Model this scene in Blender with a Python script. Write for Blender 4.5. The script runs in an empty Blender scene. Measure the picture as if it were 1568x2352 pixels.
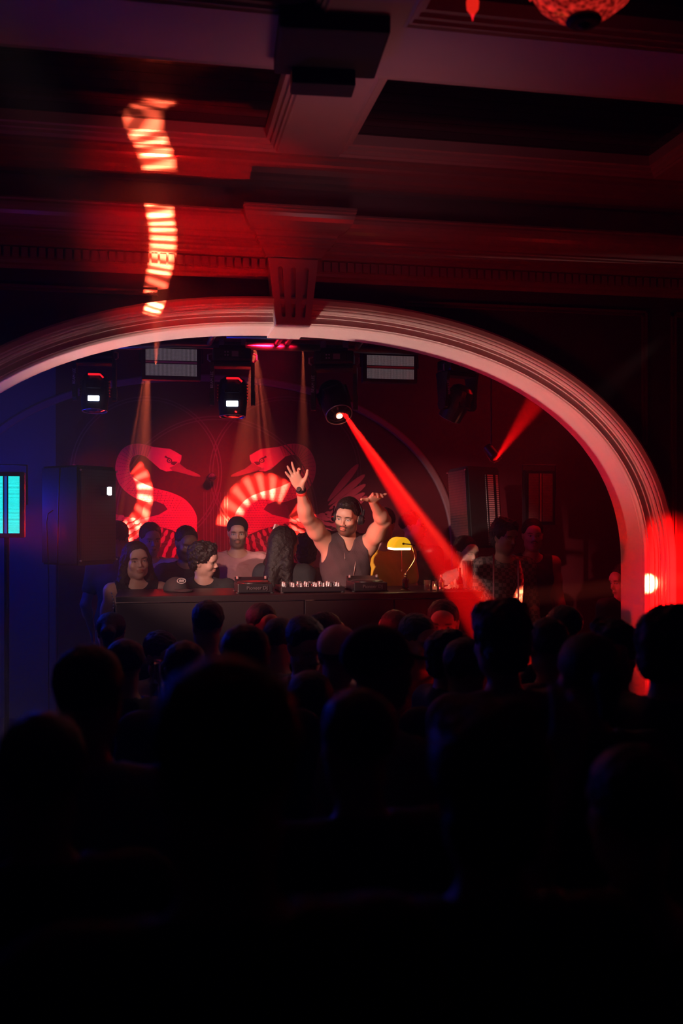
import bpy, bmesh, math, random
import numpy as np
from mathutils import Vector, Matrix, Euler
from mathutils import noise as mnoise
random.seed(7); rng = np.random.RandomState(5)
scene = bpy.context.scene
COL = scene.collection
R = math.radians

# ------------------------------------------------------------------ camera
F, TH, CZ, HOR = 2287.0, R(10.9), 2.05, 1190.0
def pt(px, py, Y):
    """where the sight line of a photo pixel meets the upright plane y=Y"""
    a = (px-784)/F; b = (HOR-py)/F
    dx = math.cos(TH)*a+math.sin(TH); dy = math.cos(TH)-a*math.sin(TH); t = Y/dy
    return Vector((dx*t, Y, CZ+b*t))
def ptd(px, py, t):
    a = (px-784)/F; b = (HOR-py)/F
    return Vector(((math.cos(TH)*a+math.sin(TH))*t, (math.cos(TH)-a*math.sin(TH))*t, CZ+b*t))
cam = bpy.data.cameras.new('camera'); camo = bpy.data.objects.new('camera', cam); COL.objects.link(camo)
camo.location = (0, 0, CZ); camo.rotation_euler = (R(90), 0, -TH)
cam.sensor_fit = 'VERTICAL'; cam.sensor_height = 36; cam.sensor_width = 24
cam.lens = F/2352*36; cam.shift_y = (HOR-1176)/2352
cam.clip_start = .05; cam.clip_end = 60
cam.dof.use_dof = True; cam.dof.focus_distance = 6.7; cam.dof.aperture_fstop = 1.8
scene.camera = camo

# ------------------------------------------------------------------ world, exposure
scene.view_settings.view_transform = 'Standard'; scene.view_settings.look = 'None'
scene.view_settings.gamma = 1; scene.view_settings.exposure = 0.0
scene.view_settings.use_curve_mapping = False
wd = bpy.data.worlds.new('world'); scene.world = wd; wd.use_nodes = True
wn = wd.node_tree
wn.nodes['Background'].inputs[0].default_value = (.6, .12, .2, 1)
wn.nodes['Background'].inputs[1].default_value = 0.0006
vs = wn.nodes.new('ShaderNodeVolumeScatter')
vs.inputs['Color'].default_value = (.9, .9, .9, 1); vs.inputs['Density'].default_value = .011
vs.inputs['Anisotropy'].default_value = .25
wn.links.new(vs.outputs[0], wn.nodes['World Output'].inputs['Volume'])

# ------------------------------------------------------------------ stage lighting (the club's lamps and added fill)
def look(o, target):
    d = Vector(target)-o.location
    o.rotation_euler = d.to_track_quat('-Z', 'Y').to_euler()
def spot(name, loc, target, power, color, size, blend=.3, radius=.03, gobo=None, roll=0):
    l = bpy.data.lights.new(name, 'SPOT'); l.energy = power; l.color = color
    l.spot_size = R(size); l.spot_blend = blend; l.shadow_soft_size = radius
    o = bpy.data.objects.new(name, l); COL.objects.link(o); o.location = loc; look(o, target)
    if roll:
        o.rotation_euler = ((Vector(target)-o.location).to_track_quat('-Z', 'Y') @ Euler((0, 0, roll)).to_quaternion()).to_euler()
    if gobo:
        l.use_nodes = True; nt = l.node_tree; em = nt.nodes['Emission']
        gobo(nt, em)
    return o
def point(name, loc, power, color, radius=.1):
    l = bpy.data.lights.new(name, 'POINT'); l.energy = power; l.color = color; l.shadow_soft_size = radius
    o = bpy.data.objects.new(name, l); COL.objects.link(o); o.location = loc; return o
def area(name, loc, target, power, color, sx, sy, spread=180):
    l = bpy.data.lights.new(name, 'AREA'); l.energy = power; l.color = color; l.shape = 'RECTANGLE'
    l.size = sx; l.size_y = sy; l.spread = R(spread)
    o = bpy.data.objects.new(name, l); COL.objects.link(o); o.location = loc; look(o, target); return o

def mth(nt, op, *a):
    n = nt.nodes.new('ShaderNodeMath'); n.operation = op
    for i, v in enumerate(a):
        if hasattr(v, 'is_output'): nt.links.new(v, n.inputs[i])
        else: n.inputs[i].default_value = v
    return n.outputs[0]
def arc_gobo(r0, w, n, a0, a1, tilt=0., sharp=.5, cx=0., cy=0.):
    """a glass pattern wheel: an arc of radial light bars (the lamp's own projected pattern)"""
    def f(nt, em):
        tc = nt.nodes.new('ShaderNodeTexCoord'); sp = nt.nodes.new('ShaderNodeSeparateXYZ')
        nt.links.new(tc.outputs['Normal'], sp.inputs[0])
        az = mth(nt, 'ABSOLUTE', sp.outputs['Z'])
        u = mth(nt, 'SUBTRACT', mth(nt, 'DIVIDE', sp.outputs['X'], az), cx)
        v = mth(nt, 'SUBTRACT', mth(nt, 'DIVIDE', sp.outputs['Y'], az), cy)
        r = mth(nt, 'SQRT', mth(nt, 'ADD', mth(nt, 'MULTIPLY', u, u), mth(nt, 'MULTIPLY', v, v)))
        ang = mth(nt, 'ARCTAN2', v, u)
        band = mth(nt, 'SUBTRACT', 1., mth(nt, 'DIVIDE', mth(nt, 'ABSOLUTE', mth(nt, 'SUBTRACT', r, r0)), w))
        band = mth(nt, 'MULTIPLY', band, 2.5); band = mth(nt, 'MINIMUM', mth(nt, 'MAXIMUM', band, 0.), 1.)
        ph = mth(nt, 'ADD', mth(nt, 'MULTIPLY', ang, float(n)), mth(nt, 'MULTIPLY', mth(nt, 'SUBTRACT', r, r0), tilt))
        st = mth(nt, 'ADD', mth(nt, 'MULTIPLY', mth(nt, 'SINE', ph), 1-sharp), sharp)
        st = mth(nt, 'MAXIMUM', st, .08)
        mid = (a0+a1)/2; half = (a1-a0)/2
        da = mth(nt, 'ABSOLUTE', mth(nt, 'SUBTRACT', ang, mid))
        am = mth(nt, 'SUBTRACT', 1., mth(nt, 'DIVIDE', da, half))
        am = mth(nt, 'MINIMUM', mth(nt, 'MAXIMUM', mth(nt, 'MULTIPLY', am, 5.), 0.), 1.)
        m = mth(nt, 'MULTIPLY', mth(nt, 'MULTIPLY', band, st), am)
        nt.links.new(m, em.inputs['Strength'])
    return f

def barn_doors(c, w, soft=.03):
    def f(nt, em):
        tc = nt.nodes.new('ShaderNodeTexCoord'); sp = nt.nodes.new('ShaderNodeSeparateXYZ'); nt.links.new(tc.outputs['Normal'], sp.inputs[0])
        u = mth(nt, 'ABSOLUTE', mth(nt, 'SUBTRACT', mth(nt, 'DIVIDE', sp.outputs['X'], mth(nt, 'ABSOLUTE', sp.outputs['Z'])), c))
        m = mth(nt, 'DIVIDE', mth(nt, 'SUBTRACT', w+soft, u), soft)
        nt.links.new(mth(nt, 'MINIMUM', mth(nt, 'MAXIMUM', m, 0.), 1.), em.inputs['Strength'])
    return f
RED = (1, .003, .003); HOT = (1, .13, .055); WARM = (1, .60, .50)
# warm white wash from low stage left, grazing up inside the arch
spot('wash_lamp', (-1.2, 5.67, .5), (1.3, 5.67, 3.5), 620, WARM, 68, 1., .02, barn_doors(0, .048))
spot('wash_lamp', (-1.2, 5.445, .5), (1.6, 5.445, 3.4), 45, WARM, 76, 1., .02, barn_doors(0, .012, .012))
# front key for the people behind the booth, from the hall's left
spot('key_and_fill', (-2.7, 1.6, 2.95), (.93, 6.4, 1.9), 2500, WARM, 16, .6, .04)
spot('key_and_fill', (-2.2, 2.0, 2.6), pt(313, 1300, 6.6), 200, WARM, 6.5, .9, .04)  # added spot to brighten the smiling woman's face
spot('key_and_fill', (-.5, 1.0, 3.3), pt(545, 1275, 7.4), 680, WARM, 7.2, .7, .04)  # added frontal spot, lifts the pink tee man out of shadow
spot('crowd_fill', (2.9, 5.25, 3.1), ptd(735, 1500, 4.3), 45, WARM, 14, .9, .03)  # added fill on the faces in mid crowd, no fixture modelled
spot('red_fill', (-1.0, 5.75, 2.0), (2.9, 5.6, 1.9), 420, RED, 50, .9, .05)  # added red fill to tint the right soffit
spot('beam_lamp', pt(-60, 1560, 4.6), pt(160, 1180, 6.7), 450, RED, 3.2, .5, .02)
# the bright red beam head (two overlapping prisms of one lamp)
BA = pt(783, 941, 6.45)
spot('beam_lamp', BA, ptd(1089, 1390, 5.2), 75000, RED, 6.6, .22, .012)
spot('beam_lamp', BA, ptd(1122, 1390, 5.1), 150000, (1, .03, .012), 1.7, .5, .012)
spot('beam_lamp', pt(540, 944, 6.75), pt(598, 1120, 8.5), 2600, RED, 15, .6, .02)
spot('beam_lamp', pt(222, 940, 6.9), pt(232, 1100, 8.5), 250, RED, 24, .7, .02)
spot('beam_lamp', pt(1133, 1062, 6.9), pt(1235, 915, 6.1), 9000, RED, 11, .6, .012)
spot('beam_lamp', pt(1106, 906, 7.2), pt(1250, 885, 7.0), 1200, RED, 3.5, .5, .008)
# helix patterns thrown on the mural
spot('pattern_lamp', (.0, 7.25, 3.3), pt(262, 1125, 8.55), 32000, HOT, 40, .1, .006, arc_gobo(.155, .042, 20, -1.75, .75, 18, .42))
spot('pattern_lamp', (.75, 7.2, 3.3), pt(612, 1212, 8.55), 28000, HOT, 46, .1, .006, arc_gobo(.175, .06, 19, 1.0, 3.3, -10, .42))
spot('pattern_lamp', (1.1, 7.2, 3.3), pt(655, 1190, 8.55), 12000, HOT, 34, .1, .006, arc_gobo(.085, .065, 9, -.9, .9, 22, .4))
# the same pattern wheel thrown up over arch, cornice and ceiling
spot('pattern_lamp', (.03, 4.86, 2.78), (.06, 5.3, 3.55), 1800, HOT, 84, .1, .004, arc_gobo(1.2, .085, 120, -.46, .46, 0, .45, -1.19, 0.))
spot('red_fill', (.05, 4.4, 1.9), pt(440, 560, 5.3), 110, RED, 40, 1., .03)  # added red fill for the glow on frieze and arch
# beam striking the right jamb from the hall side
spot('beam_lamp', (3.6, 1.9, 2.15), pt(1509, 1338, 5.39), 95000, HOT, 1.9, .7, .01)
spot('beam_lamp', (3.6, 1.9, 2.15), pt(1534, 1390, 5.5), 8500, RED, 18, 1., .01, barn_doors(0, .03, .015))  # wide red fill added around the hot spot
# background washes; the red ones are added fill
spot('red_wash', (.9, 6.6, 3.3), pt(480, 1190, 8.6), 1300, (1, .006, .04), 46, 1., .1)
area('red_wash', (3.3, 7.2, 3.4), (3.0, 8.6, 1.4), 9, RED, .6, .3)
spot('red_wash', (1.2, 4.2, 1.9), (1.2, 5.4, 2.9), 9, RED, 150, 1., .2)
spot('violet_lamp', (-.9, 5.6, 1.0), (-.9, 5.7, 2.8), 3, (.45, .08, 1), 60, .8)
spot('ceiling_fill', (1.0, 4.1, 3.0), (.95, 4.4, 3.95), 4.0, (1, .4, .45), 125, 1., .2)  # added pink fill for the ceiling strips

# ------------------------------------------------------------------ helpers: meshes
WP = {}; WPM = set()   # things whose parts are written in room coordinates
def finish(name, me, mat, parent=None, smooth=False):
    o = bpy.data.objects.new(name, me); COL.objects.link(o)
    if mat is not None:
        for m in (mat if isinstance(mat, (list, tuple)) else [mat]): me.materials.append(m)
    if parent is not None:
        o.parent = parent; top = parent
        while top.parent: top = top.parent
        if top.name in WP and me.name not in WPM: me.transform(WP[top.name].inverted()); WPM.add(me.name)
    if smooth:
        me.polygons.foreach_set('use_smooth', [True]*len(me.polygons))
    return o
def from_bm(name, bm, mat, parent=None, smooth=False):
    bmesh.ops.recalc_face_normals(bm, faces=bm.faces)
    me = bpy.data.meshes.new(name); bm.to_mesh(me); bm.free()
    return finish(name, me, mat, parent, smooth)
def tag(o, label=None, cat=None, group=None, kind=None):
    if label: o['label'] = label
    if cat: o['category'] = cat
    if group: o['group'] = group
    if kind: o['kind'] = kind
    return o
def empty(name, loc, label, cat, group=None, rot=(0, 0, 0), world=False):
    o = bpy.data.objects.new(name, None); COL.objects.link(o); o.location = loc; o.rotation_euler = rot
    o.empty_display_size = .1
    if world: WP[o.name] = Matrix.Translation(loc) @ Euler(rot).to_matrix().to_4x4()
    return tag(o, label, cat, group)
def copy_tree(o, parent=None):
    c = o.copy(); COL.objects.link(c)
    if parent is not None: c.parent = parent
    for ch in list(o.children): copy_tree(ch, c)
    return c
def bbox(bm, c, s, rot=None, bevel=0, seg=2):
    M = Matrix.Translation(c) @ ((rot.to_matrix().to_4x4() if isinstance(rot, Euler) else rot) if rot is not None else Matrix()) @ Matrix.Diagonal((s[0], s[1], s[2], 1))
    r = bmesh.ops.create_cube(bm, size=1, matrix=M)
    if bevel:
        es = list({e for v in r['verts'] for e in v.link_edges})
        bmesh.ops.bevel(bm, geom=es, offset=bevel, segments=seg, profile=.6, affect='EDGES')
def bcyl(bm, a, b, ra, rb=None, n=20, caps=True):
    a = Vector(a); b = Vector(b); rb = ra if rb is None else rb
    d = b-a; M = Matrix.Translation((a+b)/2) @ d.to_track_quat('Z', 'Y').to_matrix().to_4x4()
    bmesh.ops.create_cone(bm, cap_ends=caps, segments=n, radius1=ra, radius2=rb, depth=d.length, matrix=M)
def bsph(bm, c, r, u=16, v=10):
    s = r if isinstance(r, (tuple, list)) else (r, r, r)
    bmesh.ops.create_uvsphere(bm, u_segments=u, v_segments=v, radius=1, matrix=Matrix.Translation(c) @ Matrix.Diagonal((*s, 1)))
def btube(bm, pts, r, n=10, close=False):
    pts = [Vector(p) for p in pts]; rr = r if isinstance(r, (list, tuple)) else [r]*len(pts)
    rings = []; up = None
    for i, p in enumerate(pts):
        if close: d = pts[(i+1) % len(pts)]-pts[i-1]
        else: d = pts[min(i+1, len(pts)-1)]-pts[max(i-1, 0)]
        d.normalize()
        if up is None: up = d.orthogonal().normalized()
        up = (up-d*up.dot(d)).normalized(); s = d.cross(up)
        rings.append([bm.verts.new(p+rr[i]*(math.cos(2*math.pi*k/n)*up+math.sin(2*math.pi*k/n)*s)) for k in range(n)])
    m = len(pts)
    for i in range(m if close else m-1):
        A = rings[i]; B = rings[(i+1) % m]
        for k in range(n): bm.faces.new((A[k], A[(k+1) % n], B[(k+1) % n], B[k]))
    if not close: bm.faces.new(rings[0][::-1]); bm.faces.new(rings[-1])
def blathe(bm, prof, c=(0, 0, 0), n=32, M=None):
    """prof: (radius, z) list"""
    M = M or Matrix.Translation(c); rings = []
    for r, z in prof:
        if r < 1e-5: rings.append([bm.verts.new(M @ Vector((0, 0, z)))])
        else: rings.append([bm.verts.new(M @ Vector((r*math.cos(2*math.pi*k/n), r*math.sin(2*math.pi*k/n), z))) for k in range(n)])
    for A, B in zip(rings, rings[1:]):
        for k in range(n):
            a = [A[k % len(A)], A[(k+1) % n % len(A)], B[(k+1) % n % len(B)], B[k % len(B)]]
            f = []
            for v in a:
                if v not in f: f.append(v)
            if len(f) > 2:
                try: bm.faces.new(f)
                except ValueError: pass
def extrude_x(name, prof, x0, x1, mat, parent=None, closed=True):
    bm = bmesh.new()
    A = [bm.verts.new((x0, y, z)) for y, z in prof]; B = [bm.verts.new((x1, y, z)) for y, z in prof]
    n = len(prof)
    for i in range(n if closed else n-1): bm.faces.new((A[i], A[(i+1) % n], B[(i+1) % n], B[i]))
    if closed: bm.faces.new(A); bm.faces.new(B[::-1])
    return from_bm(name, bm, mat, parent)
def ftext(body, size, mat, parent, M, extrude=.001, name='lettering', shear=0, align='CENTER'):
    cu = bpy.data.curves.new(name, 'FONT'); cu.body = body; cu.size = size; cu.extrude = extrude; cu.shear = shear
    cu.align_x = align; cu.align_y = 'CENTER'
    t = bpy.data.objects.new('t', cu); COL.objects.link(t)
    me = bpy.data.meshes.new_from_object(t.evaluated_get(bpy.context.evaluated_depsgraph_get()))
    bpy.data.objects.remove(t); me.transform(M); me.materials.clear(); me.name = name
    return finish(name, me, mat, parent)

# ------------------------------------------------------------------ helpers: materials
MC = {}
def mat(name, rgb, rough=.6, metal=0., spec=.5, var=.12, scale=30., bump=0., trans=0., emit=None, es=0., ior=1.45, coat=0.):
    if name in MC: return MC[name]
    m = bpy.data.materials.new(name); m.use_nodes = True; nt = m.node_tree; b = nt.nodes['Principled BSDF']
    b.inputs['Roughness'].default_value = rough; b.inputs['Metallic'].default_value = metal
    b.inputs['Specular IOR Level'].default_value = spec; b.inputs['IOR'].default_value = ior
    b.inputs['Transmission Weight'].default_value = trans; b.inputs['Coat Weight'].default_value = coat
    tc = nt.nodes.new('ShaderNodeTexCoord'); nz = nt.nodes.new('ShaderNodeTexNoise'); nz.inputs['Scale'].default_value = scale
    nz.inputs['Detail'].default_value = 4; nt.links.new(tc.outputs['Object'], nz.inputs['Vector'])
    mx = nt.nodes.new('ShaderNodeMix'); mx.data_type = 'RGBA'
    mx.inputs[6].default_value = (*[c*(1-var) for c in rgb], 1); mx.inputs[7].default_value = (*[min(1, c*(1+var)) for c in rgb], 1)
    nt.links.new(nz.outputs['Fac'], mx.inputs[0]); nt.links.new(mx.outputs[2], b.inputs['Base Color'])
    if bump:
        bp = nt.nodes.new('ShaderNodeBump'); bp.inputs['Strength'].default_value = bump; bp.inputs['Distance'].default_value = .004
        nt.links.new(nz.outputs['Fac'], bp.inputs['Height']); nt.links.new(bp.outputs[0], b.inputs['Normal'])
    if emit: b.inputs['Emission Color'].default_value = (*emit, 1); b.inputs['Emission Strength'].default_value = es
    MC[name] = m; return m
def attr_mat(name, rough=.5, bump=.15, scale=180.):
    m = bpy.data.materials.new(name); m.use_nodes = True; nt = m.node_tree; b = nt.nodes['Principled BSDF']
    b.inputs['Roughness'].default_value = rough; b.inputs['Specular IOR Level'].default_value = .35
    a = nt.nodes.new('ShaderNodeAttribute'); a.attribute_name = 'pigment'
    nt.links.new(a.outputs['Color'], b.inputs['Base Color'])
    tc = nt.nodes.new('ShaderNodeTexCoord'); nz = nt.nodes.new('ShaderNodeTexNoise'); nz.inputs['Scale'].default_value = scale
    nt.links.new(tc.outputs['Object'], nz.inputs['Vector'])
    bp = nt.nodes.new('ShaderNodeBump'); bp.inputs['Strength'].default_value = bump; bp.inputs['Distance'].default_value = .002
    nt.links.new(nz.outputs['Fac'], bp.inputs['Height']); nt.links.new(bp.outputs[0], b.inputs['Normal'])
    return m
PLASTER = mat('plaster_paint', (.62, .50, .49), .38, spec=.45, var=.04, scale=14, bump=.05)
GLOSS = mat('gloss_paint', (.42, .27, .26), .2, spec=.6, var=.08, scale=6, bump=.03)
WALLM = mat('wall_paint', (.10, .05, .055), .5, var=.15, scale=5)
CEILP = mat('ceiling_paint', (.55, .42, .43), .6, var=.05, scale=9, bump=.05)
BLACKG = mat('black_gloss_board', (.006, .004, .005), .07, spec=.9, var=.2, scale=3)
BLACKP = mat('black_plastic', (.012, .012, .014), .32, spec=.5, var=.2, scale=60)
BLACKR = mat('rough_black', (.008, .008, .009), .7, var=.3, scale=90, bump=.3)
STEEL = mat('steel', (.5, .5, .5), .3, 1., var=.1, scale=40)
PIPE = mat('pipe_metal', (.32, .3, .3), .35, 1., var=.15, scale=30)
FLOORM = mat('dark_floor', (.02, .015, .014), .4, var=.3, scale=8)
BOOTHM = mat('booth_gloss', (.012, .006, .007), .38, spec=.4, var=.25, scale=5)
BRASS = mat('brass', (.8, .6, .3), .22, 1., var=.06)
DARKM = mat('dark_stage_wall', (.06, .004, .007), .8, spec=.15, var=.2, scale=7)

# ------------------------------------------------------------------ the setting
AX, AA, AB, AZ0, AN = .77, 2.14, 1.37, 1.75, 2.25
def arch_curve(cx, zb, a=AA, b=AB, z0=AZ0, n=96):
    """points and outward normals of the arch opening, left jamb foot to right jamb foot"""
    P = []
    k = 10
    for i in range(k): P.append((-a, zb+(z0-zb)*i/k))
    for i in range(n+1):
        t = math.pi-math.pi*i/n; c, s = math.cos(t), math.sin(t)
        P.append((a*math.copysign(abs(c)**(2/AN), c), z0+b*abs(s)**(2/AN)))
    for i in range(k): P.append((a, z0-(z0-zb)*(i+1)/k))
    out = []
    for i, p in enumerate(P):
        q0 = P[max(i-1, 0)]; q1 = P[min(i+1, len(P)-1)]
        d = Vector((q1[0]-q0[0], q1[1]-q0[1])).normalized()
        out.append((p[0]+cx, p[1], -d.y, d.x))
    return out
def sweep_arch(name, prof, m, cx=AX, zb=0., parent=None, **kw):
    C = arch_curve(cx, zb, **kw); bm = bmesh.new(); rings = []
    for x, z, nx, nz in C: rings.append([bm.verts.new((x+nx*o, y, z+nz*o)) for o, y in prof])
    for A, B in zip(rings, rings[1:]):
        for k in range(len(prof)-1): bm.faces.new((A[k], A[k+1], B[k+1], B[k]))
    return from_bm(name, bm, m, parent, False)
archp = [(.06, 5.82), (0, 5.82), (0, 5.545), (.003, 5.54), (.003, 5.535), (-.004, 5.53), (-.004, 5.505), (.004, 5.49), (.012, 5.486), (.014, 5.478), (.044, 5.478), (.046, 5.466),
         (.062, 5.466), (.064, 5.452), (.070, 5.449), (.071, 5.430), (.076, 5.424), (.081, 5.425), (.083, 5.408), (.089, 5.402), (.094, 5.401), (.1, 5.393), (.125, 5.386), (.137, 5.392), (.139, 5.50)]
ar = sweep_arch('trim_1', archp, PLASTER); tag(ar, 'moulded pale arch surround framing the stage opening', 'arch moulding', kind='structure')
# proscenium wall around the opening
def wall_with_arch(name, y, x0, x1, z1, m, back):
    C = arch_curve(AX, 0.); bm = bmesh.new(); A = []; B = []; o = .08
    for x, z, nx, nz in C:
        p = Vector((x+nx*o, z+nz*o))
        # push out to rectangle
        dx, dz = p.x-AX, max(p.y-.0, .001)
        cand = []
        if dx > 1e-6: cand.append((x1-AX)/dx)
        if dx < -1e-6: cand.append((x0-AX)/dx)
        cand.append(z1/dz); s = min(cand)
        A.append((p.x, p.y)); B.append((AX+dx*s, dz*s if p.y > .001 else 0))
    for yy in (y, back):
        va = [bm.verts.new((a[0], yy, a[1])) for a in A]; vb = [bm.verts.new((b[0], yy, b[1])) for b in B]
        for i in range(len(A)-1): bm.faces.new((va[i], va[i+1], vb[i+1], vb[i]))
        # corners
        for i in range(len(B)-1):
            if abs(B[i][0]-B[i+1][0]) > 1e-4 and abs(B[i][1]-B[i+1][1]) > 1e-4:
                cx = x0 if B[i][0] < AX else x1
                v = bm.verts.new((cx, yy, z1)); bm.faces.new((vb[i], vb[i+1], v))
    return from_bm(name, bm, m)
tag(wall_with_arch('wall_front', 5.5, -5, 7, 4.3, WALLM, 5.82), kind='structure')
def slab(name, lo, hi, m):
    bm = bmesh.new(); lo = Vector(lo); hi = Vector(hi); bbox(bm, (lo+hi)/2, hi-lo); o = from_bm(name, bm, m); return tag(o, kind='structure')
slab('floor', (-5, -5, -.1), (7, 5.82, 0), FLOORM)
slab('trim_2', (-2.8, 5.82, -.1), (4.6, 8.6, .4), FLOORM)   # raised stage deck
slab('wall_left', (-5.1, -5, 0), (-5, 5.5, 4.3), WALLM)
slab('wall_right', (7, -5, 0), (7.1, 5.5, 4.3), WALLM)
slab('wall_rear', (-5, -5.1, 0), (7, -5, 4.3), WALLM)
XB = pt(128, 1000, 8.6).x
slab('wall_stage_back', (XB, 8.6, 0), (4.6, 8.7, 4.3), DARKM)
slab('wall_stage_corner', (-2.8, 8.6, 0), (XB, 8.7, 4.3), mat('dark_blue_tinted_wall', (.04, .05, .075), .7))  # left end of back wall tinted blue to carry the panel's light
slab('wall_stage_left', (-2.9, 5.82, 0), (-2.8, 8.7, 4.3), mat('dark_blue_tinted_wall', (.04, .05, .075), .7))
slab('wall_stage_right', (4.6, 5.82, 0), (4.7, 8.7, 4.3), DARKM)
slab('ceiling_stage', (-2.8, 5.82, 4.0), (4.6, 8.7, 4.1), mat('stage_ceiling', (.02, .015, .015), .8))
# frieze, cornice, dentils (all along the wall)
X0, X1 = -5, 7
CE = 3.94
extr = extrude_x('trim_3', [(5.32, 4.0), (5.12, CE), (5.12, CE-.012), (5.15, CE-.016), (5.155, CE-.035), (5.165, CE-.045), (5.2, CE-.05), (5.21, CE-.075), (5.235, CE-.085), (5.24, CE-.105), (5.27, CE-.11), (5.27, CE-.13), (5.285, CE-.14), (5.285, 3.66), (5.5, 3.66), (5.5, 4.0)], X0, X1, GLOSS)
tag(extr, 'glossy frieze band between cornice and ceiling', 'frieze', kind='structure')
crown = [(5.185, 3.655), (5.17, 3.655), (5.168, 3.645), (5.176, 3.638), (5.176, 3.628), (5.184, 3.612), (5.198, 3.594), (5.218, 3.58), (5.24, 3.57), (5.262, 3.564), (5.284, 3.562), (5.302, 3.556), (5.312, 3.545),
         (5.312, 3.536), (5.326, 3.532), (5.328, 3.522), (5.35, 3.516), (5.352, 3.505), (5.385, 3.5), (5.387, 3.488), (5.41, 3.484), (5.412, 3.474), (5.445, 3.47), (5.445, 3.412), (5.455, 3.408), (5.46, 3.394), (5.485, 3.388), (5.5, 3.372)]
o = extrude_x('trim_4', crown+[(5.5, 3.655)], X0, X1, GLOSS); tag(o, 'glossy crown cornice running over the arch', 'cornice', kind='structure')
bm = bmesh.new(); x = -3.0
while x < 4.4:
    if abs(x-AX) > .15: bbox(bm, (x, 5.434, 3.441), (.032, .03, .05))
    x += .0445
tag(from_bm('trim_5', bm, GLOSS), 'row of small dentil blocks under the cornice', 'dentils', kind='structure')
# wall panel mouldings in the spandrels
def frame_tube(name, rect, y, w=.03, skip=None):
    bm = bmesh.new(); (x0, z0, x1, z1) = rect
    for k, (a, b, c, d) in enumerate(((x0, z1, x1, z1), (x1, z1, x1, z0), (x0, z0, x0, z1))):
        if k == skip: continue
        for off, th, dep in ((0, w, .012), (.008, w*.4, .022), (-.012, w*.25, .018)):
            lo = Vector((min(a, c)-th/2+off, y-dep, min(b, d)-th/2+off)); hi = Vector((max(a, c)+th/2+off, y+.002, max(b, d)+th/2+off))
            bbox(bm, (lo+hi)/2, hi-lo)
    return tag(from_bm(name, bm, mat('panel_mould', (.22, .1, .1), .35)), kind='structure')
frame_tube('trim_6', (pt(930, 725, 5.5).x, 2.5, pt(1478, 760, 5.5).x, 3.27), 5.5, skip=2)
frame_tube('trim_7', (pt(1545, 760, 5.5).x, .3, 5.2, 3.27), 5.5)
frame_tube('trim_8', (-4.0, .3, pt(355, 672, 5.5).x, 3.27), 5.5, skip=1)
# keystone
ZK0, ZK1 = 3.104, 3.468
bm = bmesh.new()
def kfr(y, cut=0): return [(AX-.094, y, ZK0), (AX+.094, y, ZK0), (AX+.138, y, ZK1), (AX-.138, y, ZK1)]
fv = [bm.verts.new(p) for p in kfr(5.385)]; bv = [bm.verts.new((p[0], 5.81, p[2])) for p in kfr(5.5)]
bm.faces.new(fv); bm.faces.new(bv[::-1])
for i in range(4): bm.faces.new((fv[i], bv[i], bv[(i+1) % 4], fv[(i+1) % 4]))
bmesh.ops.recalc_face_normals(bm, faces=bm.faces)
bmesh.ops.bevel(bm, geom=[e for e in bm.edges if all(v.co.y < 5.4 for v in e.verts)], offset=.004, segments=2, affect='EDGES')
ks = from_bm('trim_9', bm, PLASTER)
cb = bmesh.new()
for sx in (-1, 0, 1):
    xb = AX+sx*.054; xt = AX+sx*.072
    for side in (0, ):
        n = 10; ring = []
        zb, zt, r = ZK0+.052, ZK1-.062, .0135
        for i in range(n+1): t = math.pi*i/n; ring.append((xt+r*math.cos(t), zt+r*math.sin(t)))
        for i in range(n+1): t = math.pi+math.pi*i/n; ring.append((xb+.0115*math.cos(t), zb+.0115*math.sin(t)))
        a = [cb.verts.new((p[0], 5.36, p[1])) for p in ring]; b2 = [cb.verts.new((p[0], 5.41, p[1])) for p in ring]
        cb.faces.new(a); cb.faces.new(b2[::-1])
        for i in range(len(ring)): cb.faces.new((a[i], b2[i], b2[(i+1) % len(ring)], a[(i+1) % len(ring)]))
cut = from_bm('cutter', cb, None)
md = ks.modifiers.new('b', 'BOOLEAN'); md.operation = 'DIFFERENCE'; md.object = cut; md.solver = 'EXACT'
me = bpy.data.meshes.new_from_object(ks.evaluated_get(bpy.context.evaluated_depsgraph_get()))
ks.modifiers.clear(); ks.data = me; bpy.data.objects.remove(cut)
tag(ks, 'tapered keystone with three flutes at the top of the arch', 'keystone', kind='structure')
# cornice breaking forward above the keystone
bm = bmesh.new(); rings = []
for y, z in [(5.3, 3.67), (5.1, 3.67), (5.098, 3.66)]+[(yy-.065, zz+.003) for yy, zz in crown[1:19]]+[(5.36, 3.47), (5.5, 3.47)]:
    hw = .145+max(0, 5.375-y)*.55
    rings.append([bm.verts.new((AX-hw, 5.5, z)), bm.verts.new((AX-hw, y, z)), bm.verts.new((AX+hw, y, z)), bm.verts.new((AX+hw, 5.5, z))])
for A, B in zip(rings, rings[1:]):
    for k in range(3): bm.faces.new((A[k], A[k+1], B[k+1], B[k]))
bm.faces.new(rings[0]); bm.faces.new(rings[-1][::-1])
tag(from_bm('trim_10', bm, GLOSS), 'cornice block breaking forward over the keystone', 'cornice', kind='structure')
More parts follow.
